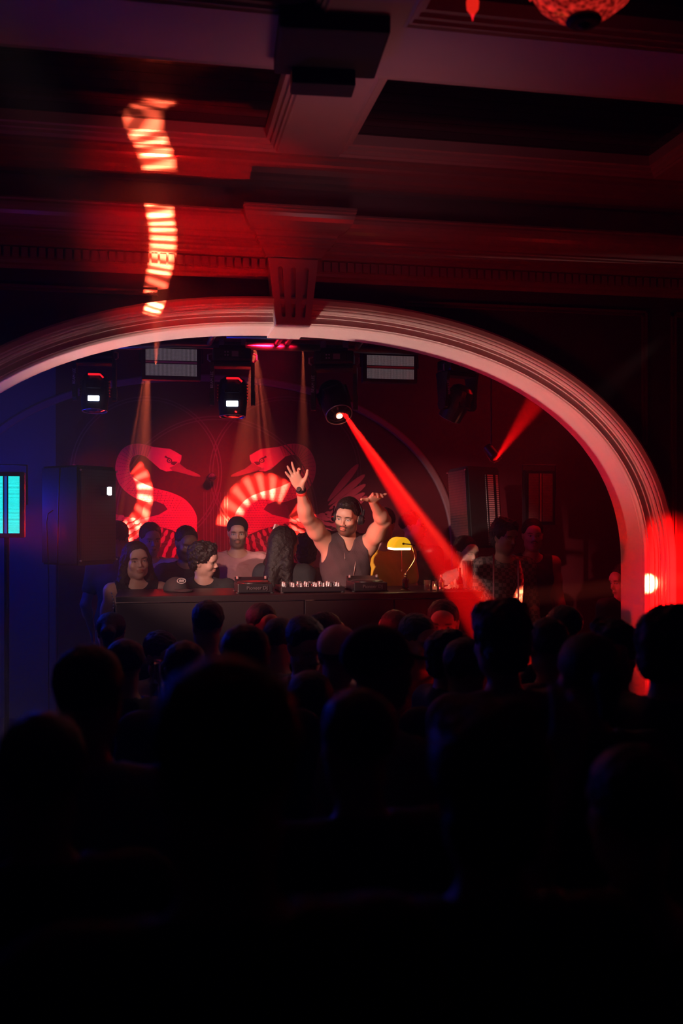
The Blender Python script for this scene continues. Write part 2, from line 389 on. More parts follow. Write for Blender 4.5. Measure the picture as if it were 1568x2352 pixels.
# coffered ceiling: flat beams, stepped frames, glossy black boards in the recesses
def coffer(name, x0, x1, y0, y1, ztop=CE+.1):
    bm = bmesh.new(); w = .085
    steps = [(0, CE), (.012, CE-.006), (.02, CE+.004), (.03, CE+.004), (.034, CE+.018), (.05, CE+.02), (.054, CE+.036), (.072, CE+.04), (.076, CE+.07), (w, ztop+.02)]
    rings = [[bm.verts.new(p) for p in ((x0+o, y0+o, z), (x1-o, y0+o, z), (x1-o, y1-o, z), (x0+o, y1-o, z))] for o, z in steps]
    for A, B in zip(rings, rings[1:]):
        for k in range(4): bm.faces.new((A[k], A[(k+1) % 4], B[(k+1) % 4], B[k]))
    tag(from_bm(name, bm, CEILP), kind='structure')
def boards(name, x0, x1, y0, y1, z):
    bm = bmesh.new(); y = y0; k = 0
    while y < y1:
        yy = min(y+.1, y1); bbox(bm, ((x0+x1)/2, (y+yy)/2-.001, z+.02+(k % 2)*.0), (x1-x0, yy-y-.004, .03), Euler((R([.35, -.3, .15][k % 3]), 0, 0))); y += .1; k += 1
    tag(from_bm(name, bm, BLACKG), kind='structure')
rows = [(4.15, 5.11), (2.7, 3.72), (1.2, 2.28), (-.6, .8), (-2.6, -1.0), (-4.8, -3.0)]
cols = [(-4.9, -1.6), (-1.3, .655), (.955, 2.76), (3.06, 6.9)]
n = 1; tn = 20
for (y0, y1) in rows:
    for (x0, x1) in cols:
        if y1 < 1 and x0 > 3: pass
        coffer('trim_%d' % tn, x0, x1, y0, y1); tn += 1
        boards('ceiling_board_%d' % n, x0+.06, x1-.06, y0+.06, y1-.06, CE+.085); n += 1
# beams of the ceiling as one flat grid with openings
bm = bmesh.new()
ys = [-5]+[v for r_ in sorted(rows) for v in r_]+[5.14]
xs = [-5]+[v for c_ in cols for v in c_]+[7]
for j in range(len(ys)-1):
    for i in range(len(xs)-1):
        if (j % 2 == 1) and (i % 2 == 1): continue
        a, b_, c_, d_ = xs[i], xs[i+1], ys[j], ys[j+1]
        bm.faces.new([bm.verts.new(p) for p in ((a, c_, CE), (b_, c_, CE), (b_, d_, CE), (a, d_, CE))])
bmesh.ops.remove_doubles(bm, verts=bm.verts, dist=1e-4)
tag(from_bm('ceiling', bm, CEILP), kind='structure')
slab('ceiling_deck', (-5, -5, 4.2), (7, 5.5, 4.3), BLACKR)

# ------------------------------------------------------------------ mural of two swans on the stage back wall
YM = 8.597
mr = empty('mural', (.5, 8.6, 1.4), 'red wall mural of two facing swans behind the stage crowd', 'mural', world=True)
SW = mat('swan_paint', (.52, .045, .07), .55, var=.1, scale=5)
SWH = mat('swan_head_paint', (.6, .10, .12), .55, var=.08, scale=5)
LINE = mat('mural_line_paint', (.055, .004, .008), .6)
BGP = mat('mural_ground_paint', (.13, .012, .016), .6, var=.2, scale=3)
BEAK = mat('beak_paint', (.25, .05, .04), .55)
TRACE = mat('tracery_paint', (.09, .02, .024), .6)
MX = 495
def poly(bm, pts, dy, mir):
    vs = [bm.verts.new((pt((2*MX-x) if mir else x, y, YM-dy))+Vector((0, 0, 0))) for x, y in pts]
    try: return bm.faces.new(vs)
    except ValueError: return None
def ribbon(bm, cl, dy, mir, n=8):
    """closed strip along a centre line of (x, y, half width) in photo scale, smoothed"""
    P = []
    for i in range(len(cl)-1):
        p0 = cl[max(i-1, 0)]; p1 = cl[i]; p2 = cl[i+1]; p3 = cl[min(i+2, len(cl)-1)]
        for k in range(n):
            t = k/n; P.append([.5*((2*b)+(-a+c)*t+(2*a-5*b+4*c-d)*t*t+(-a+3*b-3*c+d)*t**3) for a, b, c, d in zip(p0, p1, p2, p3)])
    P.append(list(cl[-1])); L = []; Rr = []
    for i, p in enumerate(P):
        q0 = P[max(i-1, 0)]; q1 = P[min(i+1, len(P)-1)]; d = Vector((q1[0]-q0[0], q1[1]-q0[1])).normalized()
        L.append((p[0]-d.y*p[2], p[1]+d.x*p[2])); Rr.append((p[0]+d.y*p[2], p[1]-d.x*p[2]))
    va = [bm.verts.new(pt((2*MX-x) if mir else x, y, YM-dy)) for x, y in L]; vb = [bm.verts.new(pt((2*MX-x) if mir else x, y, YM-dy)) for x, y in Rr]
    for i in range(len(P)-1): bm.faces.new((va[i], va[i+1], vb[i+1], vb[i]))
    return P
def petal(bm, x, y, ang, L, W, dy, mir):
    pts = []; ca, sa = math.cos(ang), math.sin(ang)
    for i in range(17):
        t = i/16*2*math.pi; u = .5-.5*math.cos(t); w = math.sin(t)*(.62+.38*u)
        px_, py_ = u*L, w*W/2
        pts.append((x+px_*ca-py_*sa, y+px_*sa+py_*ca))
    poly(bm, pts[:-1], dy, mir)
def crescent(bm, x, y, r, ang, dy, mir):
    pts = [(x+r*math.cos(ang+a), y+r*math.sin(ang+a)) for a in np.linspace(-1.2, 1.2, 7)]+[(x+r*.72*math.cos(ang+a), y+r*.72*math.sin(ang+a)) for a in np.linspace(1.1, -1.1, 7)]
    poly(bm, pts, dy, mir)
def flat(name, bm, m, parent):
    for f in bm.faces: f.normal_update()
    me = bpy.data.meshes.new(name); bm.to_mesh(me); bm.free()
    o = finish(name, me, m, parent)
    o.modifiers.new('s', 'SOLIDIFY').thickness = .0008
    return o
bm = bmesh.new()
poly(bm, [(40, 1340), (40, 1100), (100, 1030), (200, 945), (330, 895), (480, 880), (640, 895), (760, 945), (850, 1030), (900, 1130), (915, 1340)], 0, False)
bm.free()
neck = [(632, 1044, 15), (652, 1036, 13), (676, 1032, 13), (698, 1042, 15), (709, 1070, 16), (702, 1102, 17), (676, 1124, 19), (640, 1138, 18), (604, 1147, 17), (574, 1162, 17), (556, 1190, 18), (556, 1215, 14)]
body = [(700, 1118), (690, 1130), (650, 1152), (612, 1160), (640, 1168), (660, 1182), (676, 1196), (640, 1206), (600, 1216), (572, 1228), (556, 1250), (545, 1262), (538, 1230), (538, 1195), (546, 1170), (566, 1150), (600, 1136), (640, 1124)]
def inside(x, y, P):
    c = False; j = len(P)-1
    for i in range(len(P)):
        if ((P[i][1] > y) != (P[j][1] > y)) and (x < (P[j][0]-P[i][0])*(y-P[i][1])/(P[j][1]-P[i][1]+1e-9)+P[i][0]): c = not c
        j = i
    return c
for mir in (False, True):
    sw = bmesh.new(); NP = ribbon(sw, neck, .002, mir); poly(sw, body, .0024, mir)
    so = flat('swan_figure', sw, SW, mr)
    so['label'] = 'right swan facing left' if not mir else 'left swan facing right'
    hd = bmesh.new()
    poly(hd, [(641, 1026), (654, 1050), (640, 1062), (622, 1078), (608, 1083), (594, 1081), (600, 1074), (590, 1070), (578, 1064), (574, 1056), (573, 1046), (580, 1042), (588, 1037), (600, 1031), (618, 1029)], .003, mir)
    flat('head', hd, SWH, so)
    bk = bmesh.new(); poly(bk, [(580, 1062), (590, 1070), (601, 1075), (594, 1081), (570, 1087), (545, 1094), (530, 1095), (531, 1091), (545, 1084), (562, 1077), (574, 1068)], .0035, mir)
    flat('beak', bk, BEAK, so)
    dk = bmesh.new()
    poly(dk, [(582, 1061), (590, 1069), (598, 1066), (596, 1060), (588, 1060)], .0042, mir)
    for a in range(1): pass
    ring = [(601+6.5*math.cos(t), 1058+5.5*math.sin(t)) for t in np.linspace(0, 2*math.pi, 14)[:-1]]; poly(dk, ring, .0042, mir)
    poly(dk, [(609, 1046), (613, 1050), (604, 1054), (598, 1052), (606, 1050)], .0042, mir)
    flat('eye_outline', dk, LINE, so); dk = bmesh.new()
    poly(dk, [(605, 1170), (613, 1159), (632, 1151), (648, 1153), (660, 1162), (664, 1180), (668, 1193), (650, 1188), (625, 1182)], .0042, mir)
    flat('body_lens', dk, LINE, so)  # dark inner lens of the painted body
    ey = bmesh.new(); poly(ey, [(601+3.6*math.cos(t), 1058+3.2*math.sin(t)) for t in np.linspace(0, 2*math.pi, 12)[:-1]], .0048, mir); flat('eye', ey, SWH, so)
    pu = bmesh.new(); poly(pu, [(601+1.7*math.cos(t), 1058+1.7*math.sin(t)) for t in np.linspace(0, 2*math.pi, 9)[:-1]], .0054, mir)
    sc = bmesh.new()
    for j in range(26):
        for i in range(36):
            x, y = 535+i*6.2+(j % 2)*3.1, 1120+j*5.6
            if inside(x, y, body) and not inside(x, y, [(598, 1170), (613, 1156), (640, 1148), (668, 1160), (672, 1199), (625, 1186)]): crescent(sc, x, y, 2.6, math.pi/2, .0042, mir)
    for i in range(6, len(NP), 2):
        x, y, w = NP[i]
        if y > 1160 and x < 600: continue
        q = NP[min(i+1, len(NP)-1)]; p0 = NP[i-1]; d = math.atan2(q[1]-p0[1], q[0]-p0[0])
        for k in (-.72, -.36, 0, .36, .72): crescent(sc, x-math.sin(d)*w*k, y+math.cos(d)*w*k, 2.4, d, .0046, mir)
    flat('scale_marks', sc, LINE, so); flat('pupil', pu, LINE, so)
    wg = bmesh.new()
    # coverts: rows of rounded feathers fanning under the wing edge, then long primaries
    for row in range(5):
        nfe = 17
        for i in range(nfe):
            f = i/(nfe-1)
            bx = 566+f*200+row*2; by = 1232-28*math.sin(min(f*1.5, 1)*1.5)-f*26
            ang = R(88-f*118)
            L = 17+row*2; off = row*(15.5-f*2)+ (i % 2)*0
            x = bx+math.cos(ang)*off+rng.rand()*1.5; y = by+math.sin(ang)*off+rng.rand()*1.5
            petal(wg, x, y, ang+R(rng.uniform(-6, 6)), L, 10.5, .003+row*.00025, mir)
    for i, (tx, ty) in enumerate([(823, 1066), (838, 1090), (840, 1112), (838, 1132), (834, 1150), (826, 1170), (815, 1188)]):
        bx, by = 752+i*1.5, 1152+i*9; L = math.hypot(tx-bx, ty-by); petal(wg, bx, by, math.atan2(ty-by, tx-bx), L, 19-i*.8, .0048, mir)
    for i in range(9):
        f = i/8; bx, by = 572+f*105, 1292-f*12; petal(wg, bx, by-8, R(95-f*40), 48, 15, .0045, mir)
    flat('wing', wg, mat('wing_paint', (.42, .035, .06), .55, var=.15, scale=4), so)
tr = bmesh.new()
def ring(cx, cy, r, w, a0=0, a1=2*math.pi, n=60, dy=.0012):
    for rr in (r, r-7):
        A = [tr.verts.new(pt(cx+(rr)*math.cos(a), cy+(rr)*math.sin(a), YM-dy)) for a in np.linspace(a0, a1, n)]
        B = [tr.verts.new(pt(cx+(rr-w)*math.cos(a), cy+(rr-w)*math.sin(a), YM-dy)) for a in np.linspace(a0, a1, n)]
        for i in range(n-1): tr.faces.new((A[i], A[i+1], B[i+1], B[i]))
for cx_ in (335, 655): ring(cx_, 1085, 175, 2.5, dy=.0011 if cx_ < 495 else .0015)
ring(495, 1190, 235, 2.5, math.pi, 2*math.pi, dy=.0013)
for x in (468, 474, 484, 490, 500, 506, 516, 522):
    q = [(x-.9, 1130), (x+.9, 1130), (x+1.2, 1300), (x-1.2, 1300)]
    tr.faces.new([tr.verts.new(pt(a, b, YM-.0017)) for a, b in q])
flat('tracery', tr, TRACE, mr)
cxb = pt(478, 880, 8.6).x
o = sweep_arch('trim_11', [(0, 8.62), (0, 8.58), (.012, 8.57), (.05, 8.57), (.062, 8.58), (.062, 8.62)], mat('back_arch_paint', (.16, .08, .09), .5), cx=cxb, zb=.4, a=2.16, b=1.5, z0=1.72)
tag(o, kind='structure')
# ------------------------------------------------------------------ pipes and fixtures above the stage
def tube_thing(name, pts, r, m, label, cat, group=None):
    bm = bmesh.new(); btube(bm, pts, r, 14); return tag(from_bm(name, bm, m, None, True), label, cat, group)
tube_thing('truss_pipe', [pt(100, 803, 6.9), pt(400, 790, 6.9), pt(1180, 813, 6.9)], .026, PIPE, 'long steel pipe across the stage top that carries the moving heads', 'pipe')
tube_thing('truss_pipe', [pt(520, 771, 6.3), pt(1000, 779, 6.3)], .018, PIPE, 'thin pipe tucked right behind the top of the arch', 'pipe')
for (x, y, dx, lab) in ((495, 768, -14, 'short pipe stub left of the keystone with a red sheen'), (655, 768, -18, 'left one of the paired pipe stubs under the keystone'), (678, 768, -18, 'right one of the paired pipe stubs under the keystone'), (836, 778, -16, 'short pipe stub right of the keystone near the lattice panel')):
    tube_thing('pipe_stub', [pt(x, y-6, 6.32), pt(x+dx, y+19, 6.86)], .02, PIPE, lab, 'pipe', 'pipe stubs behind the arch top')
# hangers up to the stage ceiling
for x in (160, 480, 905, 1150):
    p = pt(x, 796, 6.9); tube_thing('pipe_hanger', [(p.x, 6.9, p.z+.01), (p.x, 6.9, 4.0)], .008, PIPE, 'thin vertical hanger rod '+{160: 'above the far left moving head', 480: 'left of the second moving head', 905: 'beside the right lattice strobe panel', 1150: 'right of the dark unlit moving head'}[x], 'rod', 'hanger rods of the stage pipe')

SCREEN = mat('screen_glow', (.02, .02, .03), .2, emit=(.55, .65, 1), es=6.)
REDG = mat('red_edge_glow', (.05, 0, 0), .3, emit=(1, .01, .02), es=1.1)
LENSR = mat('lens_glow', (.1, .02, .02), .05, emit=(1, .2, .1), es=14.)
LENSD = mat('lens_glass', (.02, .02, .03), .04, spec=1., coat=1.)
RIM = mat('rim_metal', (.5, .42, .42), .3, .6)
def moving_head(loc, tilt, pan, label, lit=None, screen=False, sc=1., twist=0.):
    """hangs from the pipe: clamp, base with display, yoke arms, tilting head with lens"""
    t = empty('moving_head_light', loc, label, 'stage light', 'moving head lights over the stage', (0, 0, pan))
    t.scale = (sc, sc, sc)
    bm = bmesh.new(); bbox(bm, (0, 0, -.06), (.25, .17, .085), bevel=.016); bbox(bm, (0, 0, -.012), (.17, .1, .03), bevel=.006); from_bm('base', bm, BLACKP, t)
    bm = bmesh.new(); bbox(bm, (0, -.088, -.058), (.16, .008, .05), bevel=.002); d = from_bm('display', bm, BLACKR, t)
    bm = bmesh.new(); bbox(bm, (.018, -.093, -.058), (.042, .003, .034)); from_bm('screen', bm, mat('display_grey', (.25, .2, .22), .3), d)
    for k in range(4):
        bm = bmesh.new(); bcyl(bm, (-.045+.017*(k % 2), -.094, -.047-.02*(k//2)), (-.045+.017*(k % 2), -.088, -.047-.02*(k//2)), .005); from_bm('button', bm, RIM, d)
    for s in (-1, 1):
        bm = bmesh.new(); btube(bm, [(s*.07, 0, .0), (s*.07, 0, .03), (s*.07, .0, .055)], .012, 8); bbox(bm, (s*.07, 0, .03), (.035, .05, .04), bevel=.005); from_bm('clamp', bm, STEEL, t)
        bm = bmesh.new(); btube(bm, [(s*.135, -.03, -.05), (s*.155, -.045, -.06), (s*.155, -.045, -.09), (s*.14, -.03, -.1)], .006, 8); from_bm('handle', bm, RIM, t)
        bm = bmesh.new()
        for (z0, z1, w0, w1) in ((-.11, -.16, .15, .12), (-.16, -.36, .12, .085)):
            vs = [bm.verts.new(p) for p in ((s*.118, -w0/2, z0), (s*.118, w0/2, z0), (s*.142, w0/2, z0), (s*.142, -w0/2, z0), (s*.118, -w1/2, z1), (s*.118, w1/2, z1), (s*.142, w1/2, z1), (s*.142, -w1/2, z1))]
            for f in ((0, 1, 2, 3), (4, 5, 6, 7), (0, 1, 5, 4), (1, 2, 6, 5), (2, 3, 7, 6), (3, 0, 4, 7)): bm.faces.new([vs[i] for i in f])
        bcyl(bm, (s*.118, 0, -.335), (s*.146, 0, -.335), .046, n=24)
        ya = from_bm('yoke_arm', bm, BLACKP, t)
        if s == -1:
            ftext('BEAM LED', .026, mat('white_print', (.7, .7, .7), .5), ya, Matrix.Translation((-.13, -.068, -.22)) @ Matrix.Rotation(R(80), 4, 'X') @ Matrix.Rotation(R(90), 4, 'Z'), .0006)
    bm = bmesh.new(); bbox(bm, (0, 0, -.118), (.28, .13, .035), bevel=.01); from_bm('yoke_bridge', bm, BLACKP, t)
    # tilting head
    RM = Matrix.Translation((0, 0, -.315)) @ Matrix.Rotation(twist, 4, 'Y') @ Matrix.Rotation(tilt, 4, 'X')
    bm = bmesh.new()
    blathe(bm, [(0, .125), (.05, .122), (.08, .1), (.092, .06), (.094, -.04), (.088, -.1), (.086, -.135), (.08, -.137), (.076, -.125), (0, -.122)], n=32)
    for k in range(6): bbox(bm, (0, .0, .07-.02*k), (.2, .06, .007), bevel=.002)
    bm.transform(RM); h = from_bm('head_body', bm, BLACKP, t, False)
    bm = bmesh.new(); n = 28
    btube(bm, [(.082*math.cos(2*math.pi*k/n), .082*math.sin(2*math.pi*k/n), -.137) for k in range(n)], .0035, 6, close=True); bm.transform(RM); from_bm('lens_ring', bm, RIM, h)
    bm = bmesh.new(); blathe(bm, [(0, -.145), (.04, -.142), (.07, -.13), (.072, -.12), (0, -.12)], n=28); bm.transform(RM); from_bm('lens', bm, LENSD, h)
    bm = bmesh.new()
    for a in range(4): btube(bm, [(.045, -.09+.0, .02), (.045, -.118, .0), (-.045, -.118, .0), (-.045, -.09, .02)], .006, 8)
    bm.transform(RM); from_bm('carry_handle', bm, BLACKP, h)
    if lit:
        bm = bmesh.new(); bsph(bm, (0, 0, -.15), (.02, .02, .006)); bm.transform(RM); from_bm('lamp_source', bm, lit, h)
    if screen:
        bm = bmesh.new(); bbox(bm, (-.0, -.097, -.07), (.075, .004, .035), bevel=.004); bm.transform(RM); from_bm('lit_screen', bm, SCREEN, h)
        bm = bmesh.new(); bbox(bm, (0, -.092, .095), (.075, .012, .012)); bbox(bm, (.05, -.092, .085), (.034, .012, .01), Euler((0, R(45), 0))); bm.transform(RM); from_bm('glowing_edge', bm, REDG, h)
    return t
def hang(px, py, Y): return pt(px, py, Y)
moving_head(hang(218, 792, 6.95), R(-6), R(-2), 'moving head at far left of the pipe with a small lit white screen', screen=True, sc=1.0)
moving_head(hang(534, 797, 6.85), R(-4), R(-6), 'moving head left of centre with lit white screen and red glowing edges', screen=True, sc=1.06)
moving_head(hang(768, 803, 6.75), R(-38), R(-14), 'tilted moving head throwing the bright red beam over the performer', lit=LENSR, sc=1.1, twist=R(-18))
moving_head(hang(1050, 824, 7.0), R(28), R(20), 'dark unlit moving head at the right end of the pipe, turned away', sc=1.0, twist=R(12))
# small back lamps
def small_lamp(loc, rot, label, glow, glowname):
    t = empty('spot_lamp', loc, label, 'stage light', None, rot)
    bm = bmesh.new(); blathe(bm, [(0, .06), (.03, .058), (.036, .04), (.036, -.05), (.032, -.055), (0, -.05)], n=20); from_bm('housing', bm, BLACKP, t, False)
    for s in (-1, 1):
        bm = bmesh.new(); btube(bm, [(s*.04, 0, 0), (s*.045, 0, .06), (s*.03, 0, .085), (0, 0, .088)], .004, 8); from_bm('bracket', bm, glow if glowname else BLACKP, t)
    bm = bmesh.new(); bsph(bm, (0, 0, -.056), (.014, .014, .004)); from_bm('lamp_source', bm, LENSR, t)
    if glowname:
        Rm = Euler(rot).to_matrix().inverted(); a = Rm @ Vector((0, 0, .03)); b = Rm @ Vector((0, 0, 4.0-t.location.z)); bm = bmesh.new(); bcyl(bm, a, b, .006); from_bm('hanger_rod', bm, BLACKP, t)
    return t
small_lamp(pt(1128, 1045, 6.9)+Vector((0, 0, .02)), (R(30), R(150), 0), 'small red lamp above the right speaker shining up and right', mat('red_sheen_metal', (.6, .1, .1), .25, .8), True)
l2 = small_lamp(pt(486, 1096, 8.5), (R(90), 0, 0), 'tiny red lamp on the mural between the two swans', BLACKP, False)

# flat strobe panels with lattice of leds
def led_mat(name, base, dot, es, nx, ny):
    m = bpy.data.materials.new(name); m.use_nodes = True; nt = m.node_tree; b = nt.nodes['Principled BSDF']
    tc = nt.nodes.new('ShaderNodeTexCoord'); sp = nt.nodes.new('ShaderNodeSeparateXYZ'); nt.links.new(tc.outputs['Generated'], sp.inputs[0])
    gx = mth(nt, 'PINGPONG', mth(nt, 'MULTIPLY', sp.outputs['X'], float(nx)), .5); gz = mth(nt, 'PINGPONG', mth(nt, 'MULTIPLY', sp.outputs['Z'], float(ny)), .5)
    g = mth(nt, 'MULTIPLY', mth(nt, 'GREATER_THAN', gx, .16), mth(nt, 'GREATER_THAN', gz, .16))
    mx = nt.nodes.new('ShaderNodeMix'); mx.data_type = 'RGBA'; mx.inputs[6].default_value = (.01, .01, .012, 1); mx.inputs[7].default_value = (*base, 1)
    nt.links.new(g, mx.inputs[0]); nt.links.new(mx.outputs[2], b.inputs['Base Color']); b.inputs['Roughness'].default_value = .4
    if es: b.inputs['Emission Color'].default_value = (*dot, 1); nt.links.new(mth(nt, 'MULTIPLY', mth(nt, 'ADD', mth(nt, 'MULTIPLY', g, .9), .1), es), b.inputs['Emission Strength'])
    return m
LATT = led_mat('led_lattice_wash_glow', (.62, .55, .6), (.6, .5, .55), .16, 40, 18)  # faint self-glow stands in for wash light reflected off the panels
LATR = led_mat('led_lattice_upright', (.3, .12, .12), (0, 0, 0), 0, 24, 44)
CYAN = led_mat('led_lattice_lit', (.1, .5, .6), (.02, 1.0, .95), 1.7, 24, 46)
STRIP = mat('strip_led', (.75, .55, .45), .4)
def strobe(px0, py0, px1, py1, Y, lattice, label, upright=False, strip=STRIP, glow=0, brk='bracket'):
    a = pt(px0, py1, Y); b = pt(px1, py0, Y); w = b.x-a.x; h = b.z-a.z; c = (a+b)/2
    t = empty('strobe_panel', (c.x, Y, a.z-.02), label, 'strobe light', 'flat strobe panels over the stage', (0, 0, 0)); z = h/2+.02
    bm = bmesh.new(); bbox(bm, (0, .035, z), (w+.055, .07, h+.055), bevel=.006); from_bm('case', bm, BLACKP, t)
    for s in (-1, 1):
        bm = bmesh.new(); d = (w if upright else h)
        if upright: bbox(bm, (s*(w/4+.008), -.003, z), (w/2-.016, .006, h))
        else: bbox(bm, (0, -.003, z+s*(h/4+.006)), (w, .006, h/2-.012))
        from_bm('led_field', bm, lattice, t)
    bm = bmesh.new(); bbox(bm, (0, -.004, z), (.014, .008, h) if upright else (w, .008, .014)); from_bm('centre_strip', bm, strip, t)
    bm = bmesh.new(); btube(bm, [(-w/2-.04, .03, z), (-w/2-.04, .03, z+h/2+.07), (w/2+.04, .03, z+h/2+.07), (w/2+.04, .03, z)], .007, 8); from_bm(brk, bm, BLACKP, t)
    top = 4.0-t.location.z
    for s in ((-1, 1) if not upright else ()):
        bm = bmesh.new(); bcyl(bm, (s*(w/2-.02), .03, z+h/2+.06), (s*(w/2-.02), .03, top), .006); from_bm('hanger_rod', bm, BLACKP, t)
    if upright:
        bm = bmesh.new(); bcyl(bm, (0, .045, z-h/2-.02), (0, .045, .41-t.location.z), .016); blathe(bm, [(0, 0), (.16, 0), (.165, .012), (0, .016)], c=(0, .045, .4-t.location.z)); from_bm('stand', bm, BLACKP, t)
    return t
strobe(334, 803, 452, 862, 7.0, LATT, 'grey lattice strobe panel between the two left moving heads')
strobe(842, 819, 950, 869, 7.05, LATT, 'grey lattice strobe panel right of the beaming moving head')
strobe(1213, 1088, 1268, 1198, 7.7, LATR, 'upright unlit strobe panel on the dark right side of the stage', True, mat('strip_dark', (.3, .1, .1), .4))
strobe(-19, 1094, 45, 1225, 6.4, CYAN, 'upright strobe panel lit cyan at the left edge of the stage', True, mat('strip_blue', (.02, .1, .4), .4, emit=(.0, .06, .35), es=.8))
lp = area('cyan_wash', pt(-3, 1160, 6.36), pt(-3, 1160, 5.3), 3, (.004, .035, 1), .25, .34, 100)
point('blue_fill', pt(-60, 1160, 7.2), 30, (.005, .02, 1), .2)  # added blue points spread the cyan panel's glow into haze and walls
point('blue_fill', pt(10, 1160, 6.6), 7, (.005, .03, 1), .1)

# speakers
def speaker(px, py0, py1, Y, wid, yaw, label, tilt=0, perf=(.42, .36, .36)):
    a = pt(px, py1, Y); b = pt(px, py0, Y); h = b.z-a.z
    t = empty('stage_speaker', (a.x, Y, a.z), label, 'speaker', None, (0, tilt, yaw))
    bm = bmesh.new(); vs = []
    for z in (0, h):
        vs.append([bm.verts.new(p) for p in ((-wid/2, -.16, z), (wid/2, -.16, z), (wid*.36, .2, z), (-wid*.36, .2, z))])
    bm.faces.new(vs[0]); bm.faces.new(vs[1])
    for i in range(4): bm.faces.new((vs[0][i], vs[0][(i+1) % 4], vs[1][(i+1) % 4], vs[1][i]))
    bmesh.ops.bevel(bm, geom=list(bm.edges), offset=.012, segments=2, affect='EDGES'); from_bm('cabinet', bm, BLACKR, t)
    g = led_mat(label[:12], perf, (0, 0, 0), 0, max(4, int(wid/.018)), int(h/.022))
    bm = bmesh.new(); bbox(bm, (0, -.166, h/2), (wid-.03, .012, h-.05), bevel=.003); from_bm('grille', bm, g, t)
    for zz in (.03, h-.03):
        for s in (-1, 1):
            bm = bmesh.new(); bcyl(bm, (s*(wid/2-.01), -.176, zz), (s*(wid/2-.01), -.168, zz), .006, n=10); from_bm('screw', bm, STEEL, t)
    return t
speaker(180, 1072, 1296, 6.5, .34, R(50), 'large black speaker at the left of the stage beside the mural', perf=(.02, .02, .025))
s1 = speaker(1096, 1074, 1258, 7.5, .24, R(-68), 'tall speaker with perforated front hanging right of the beam', R(-5), (.06, .03, .03))
bm = bmesh.new(); bbox(bm, (.098, .1, .29), (.014, .14, .56), Euler((0, 0, R(5.4))), bevel=.003); from_bm('perforated_side', bm, led_mat('lit_edge_perforation', (.55, .42, .45), (0, 0, 0), 0, 3, 34), s1)  # edge coloured paler than the dark grille to look lit
# small white floodlight on the edge of the left speaker
t = empty('floodlight', pt(252, 1128, 6.38), 'small floodlight glaring white on the edge of the left speaker', 'stage light', None, (0, 0, R(60)))
bm = bmesh.new(); bbox(bm, (0, .025, 0), (.06, .04, .06), bevel=.008); from_bm('housing', bm, BLACKP, t)
bm = bmesh.new(); bbox(bm, (0, 0, 0), (.03, .008, .05), bevel=.003); from_bm('lamp_glass', bm, mat('white_glow', (.5, .5, .5), .2, emit=(.9, .92, 1), es=30), t)
spot('flood_lamp', pt(256, 1127, 6.34), pt(420, 1350, 7.5), .5, (.9, .9, 1), 110, .9, .02)
tube_thing('cable', [pt(138, 1075, 6.3), pt(135, 1130, 6.3), pt(133, 1200, 6.3), pt(132, 1300, 6.3), Vector((pt(133, 1420, 6.3).x, 6.3, .4))], .004, BLACKP, 'straight thin cable hanging along the left speaker edge', 'cable')
tube_thing('cable', [pt(122, 1172, 6.28), pt(110, 1180, 6.28), pt(107, 1200, 6.28), pt(109, 1250, 6.28), pt(112, 1330, 6.28), Vector((pt(112, 1430, 6.28).x, 6.28, .4))], .004, BLACKP, 'looping cable left of the straight one by the left speaker', 'cable')
# microphone stands at the right
for (x, y0, y1, lab) in ((1133, 1272, 1392, 'thin chrome pole of the left microphone stand right of the booth'), (1190, 1286, 1400, 'thin chrome pole of the right microphone stand right of the booth')):
    b = pt(x, y1, 6.45); b.z = .4; top = pt(x, y0, 6.45); top.x = b.x+.02
    t = empty('microphone_stand', b, lab.replace('thin chrome pole of the ', 'thin chrome '), 'stand', 'microphone stands')
    hgt = top.z-b.z
    bm = bmesh.new(); bcyl(bm, (0, 0, .02), (0, 0, hgt), .006, n=12); from_bm('pole', bm, STEEL, t, True)
    bm = bmesh.new(); blathe(bm, [(0, 0), (.075, 0), (.08, .01), (.03, .022), (0, .025)]); from_bm('foot', bm, BLACKP, t)

# ------------------------------------------------------------------ the booth and what stands on it
BT = CZ-.44
bx0, bx1 = -.19, 1.955
t = empty('booth', ((bx0+bx1)/2, 5.72, 0), 'long dark glossy booth counter across the front of the stage', 'counter', world=True)
bm = bmesh.new(); bbox(bm, ((bx0+bx1)/2, 6.0, BT-.018), (bx1-bx0, .6, .036), bevel=.006); from_bm('counter_top', bm, BOOTHM, t)
for i in range(4):
    w = (bx1-bx0)/4; x = bx0+w*(i+.5)
    bm = bmesh.new(); bbox(bm, (x, 5.74, (BT-.04)/2), (w-.006, .04, BT-.042), bevel=.003); from_bm('front_panel', bm, BOOTHM, t)
for x in (bx0+.02, bx1-.02):
    bm = bmesh.new(); bbox(bm, (x, 6.03, (BT-.04)/2+.2), (.036, .52, BT-.44), bevel=.003); from_bm('side_panel', bm, BOOTHM, t)
def on(px, Y): p = pt(px, 1350, Y); p.z = BT; return p
KNOBM = mat('knob_metal', (.3, .25, .25), .3, .4)
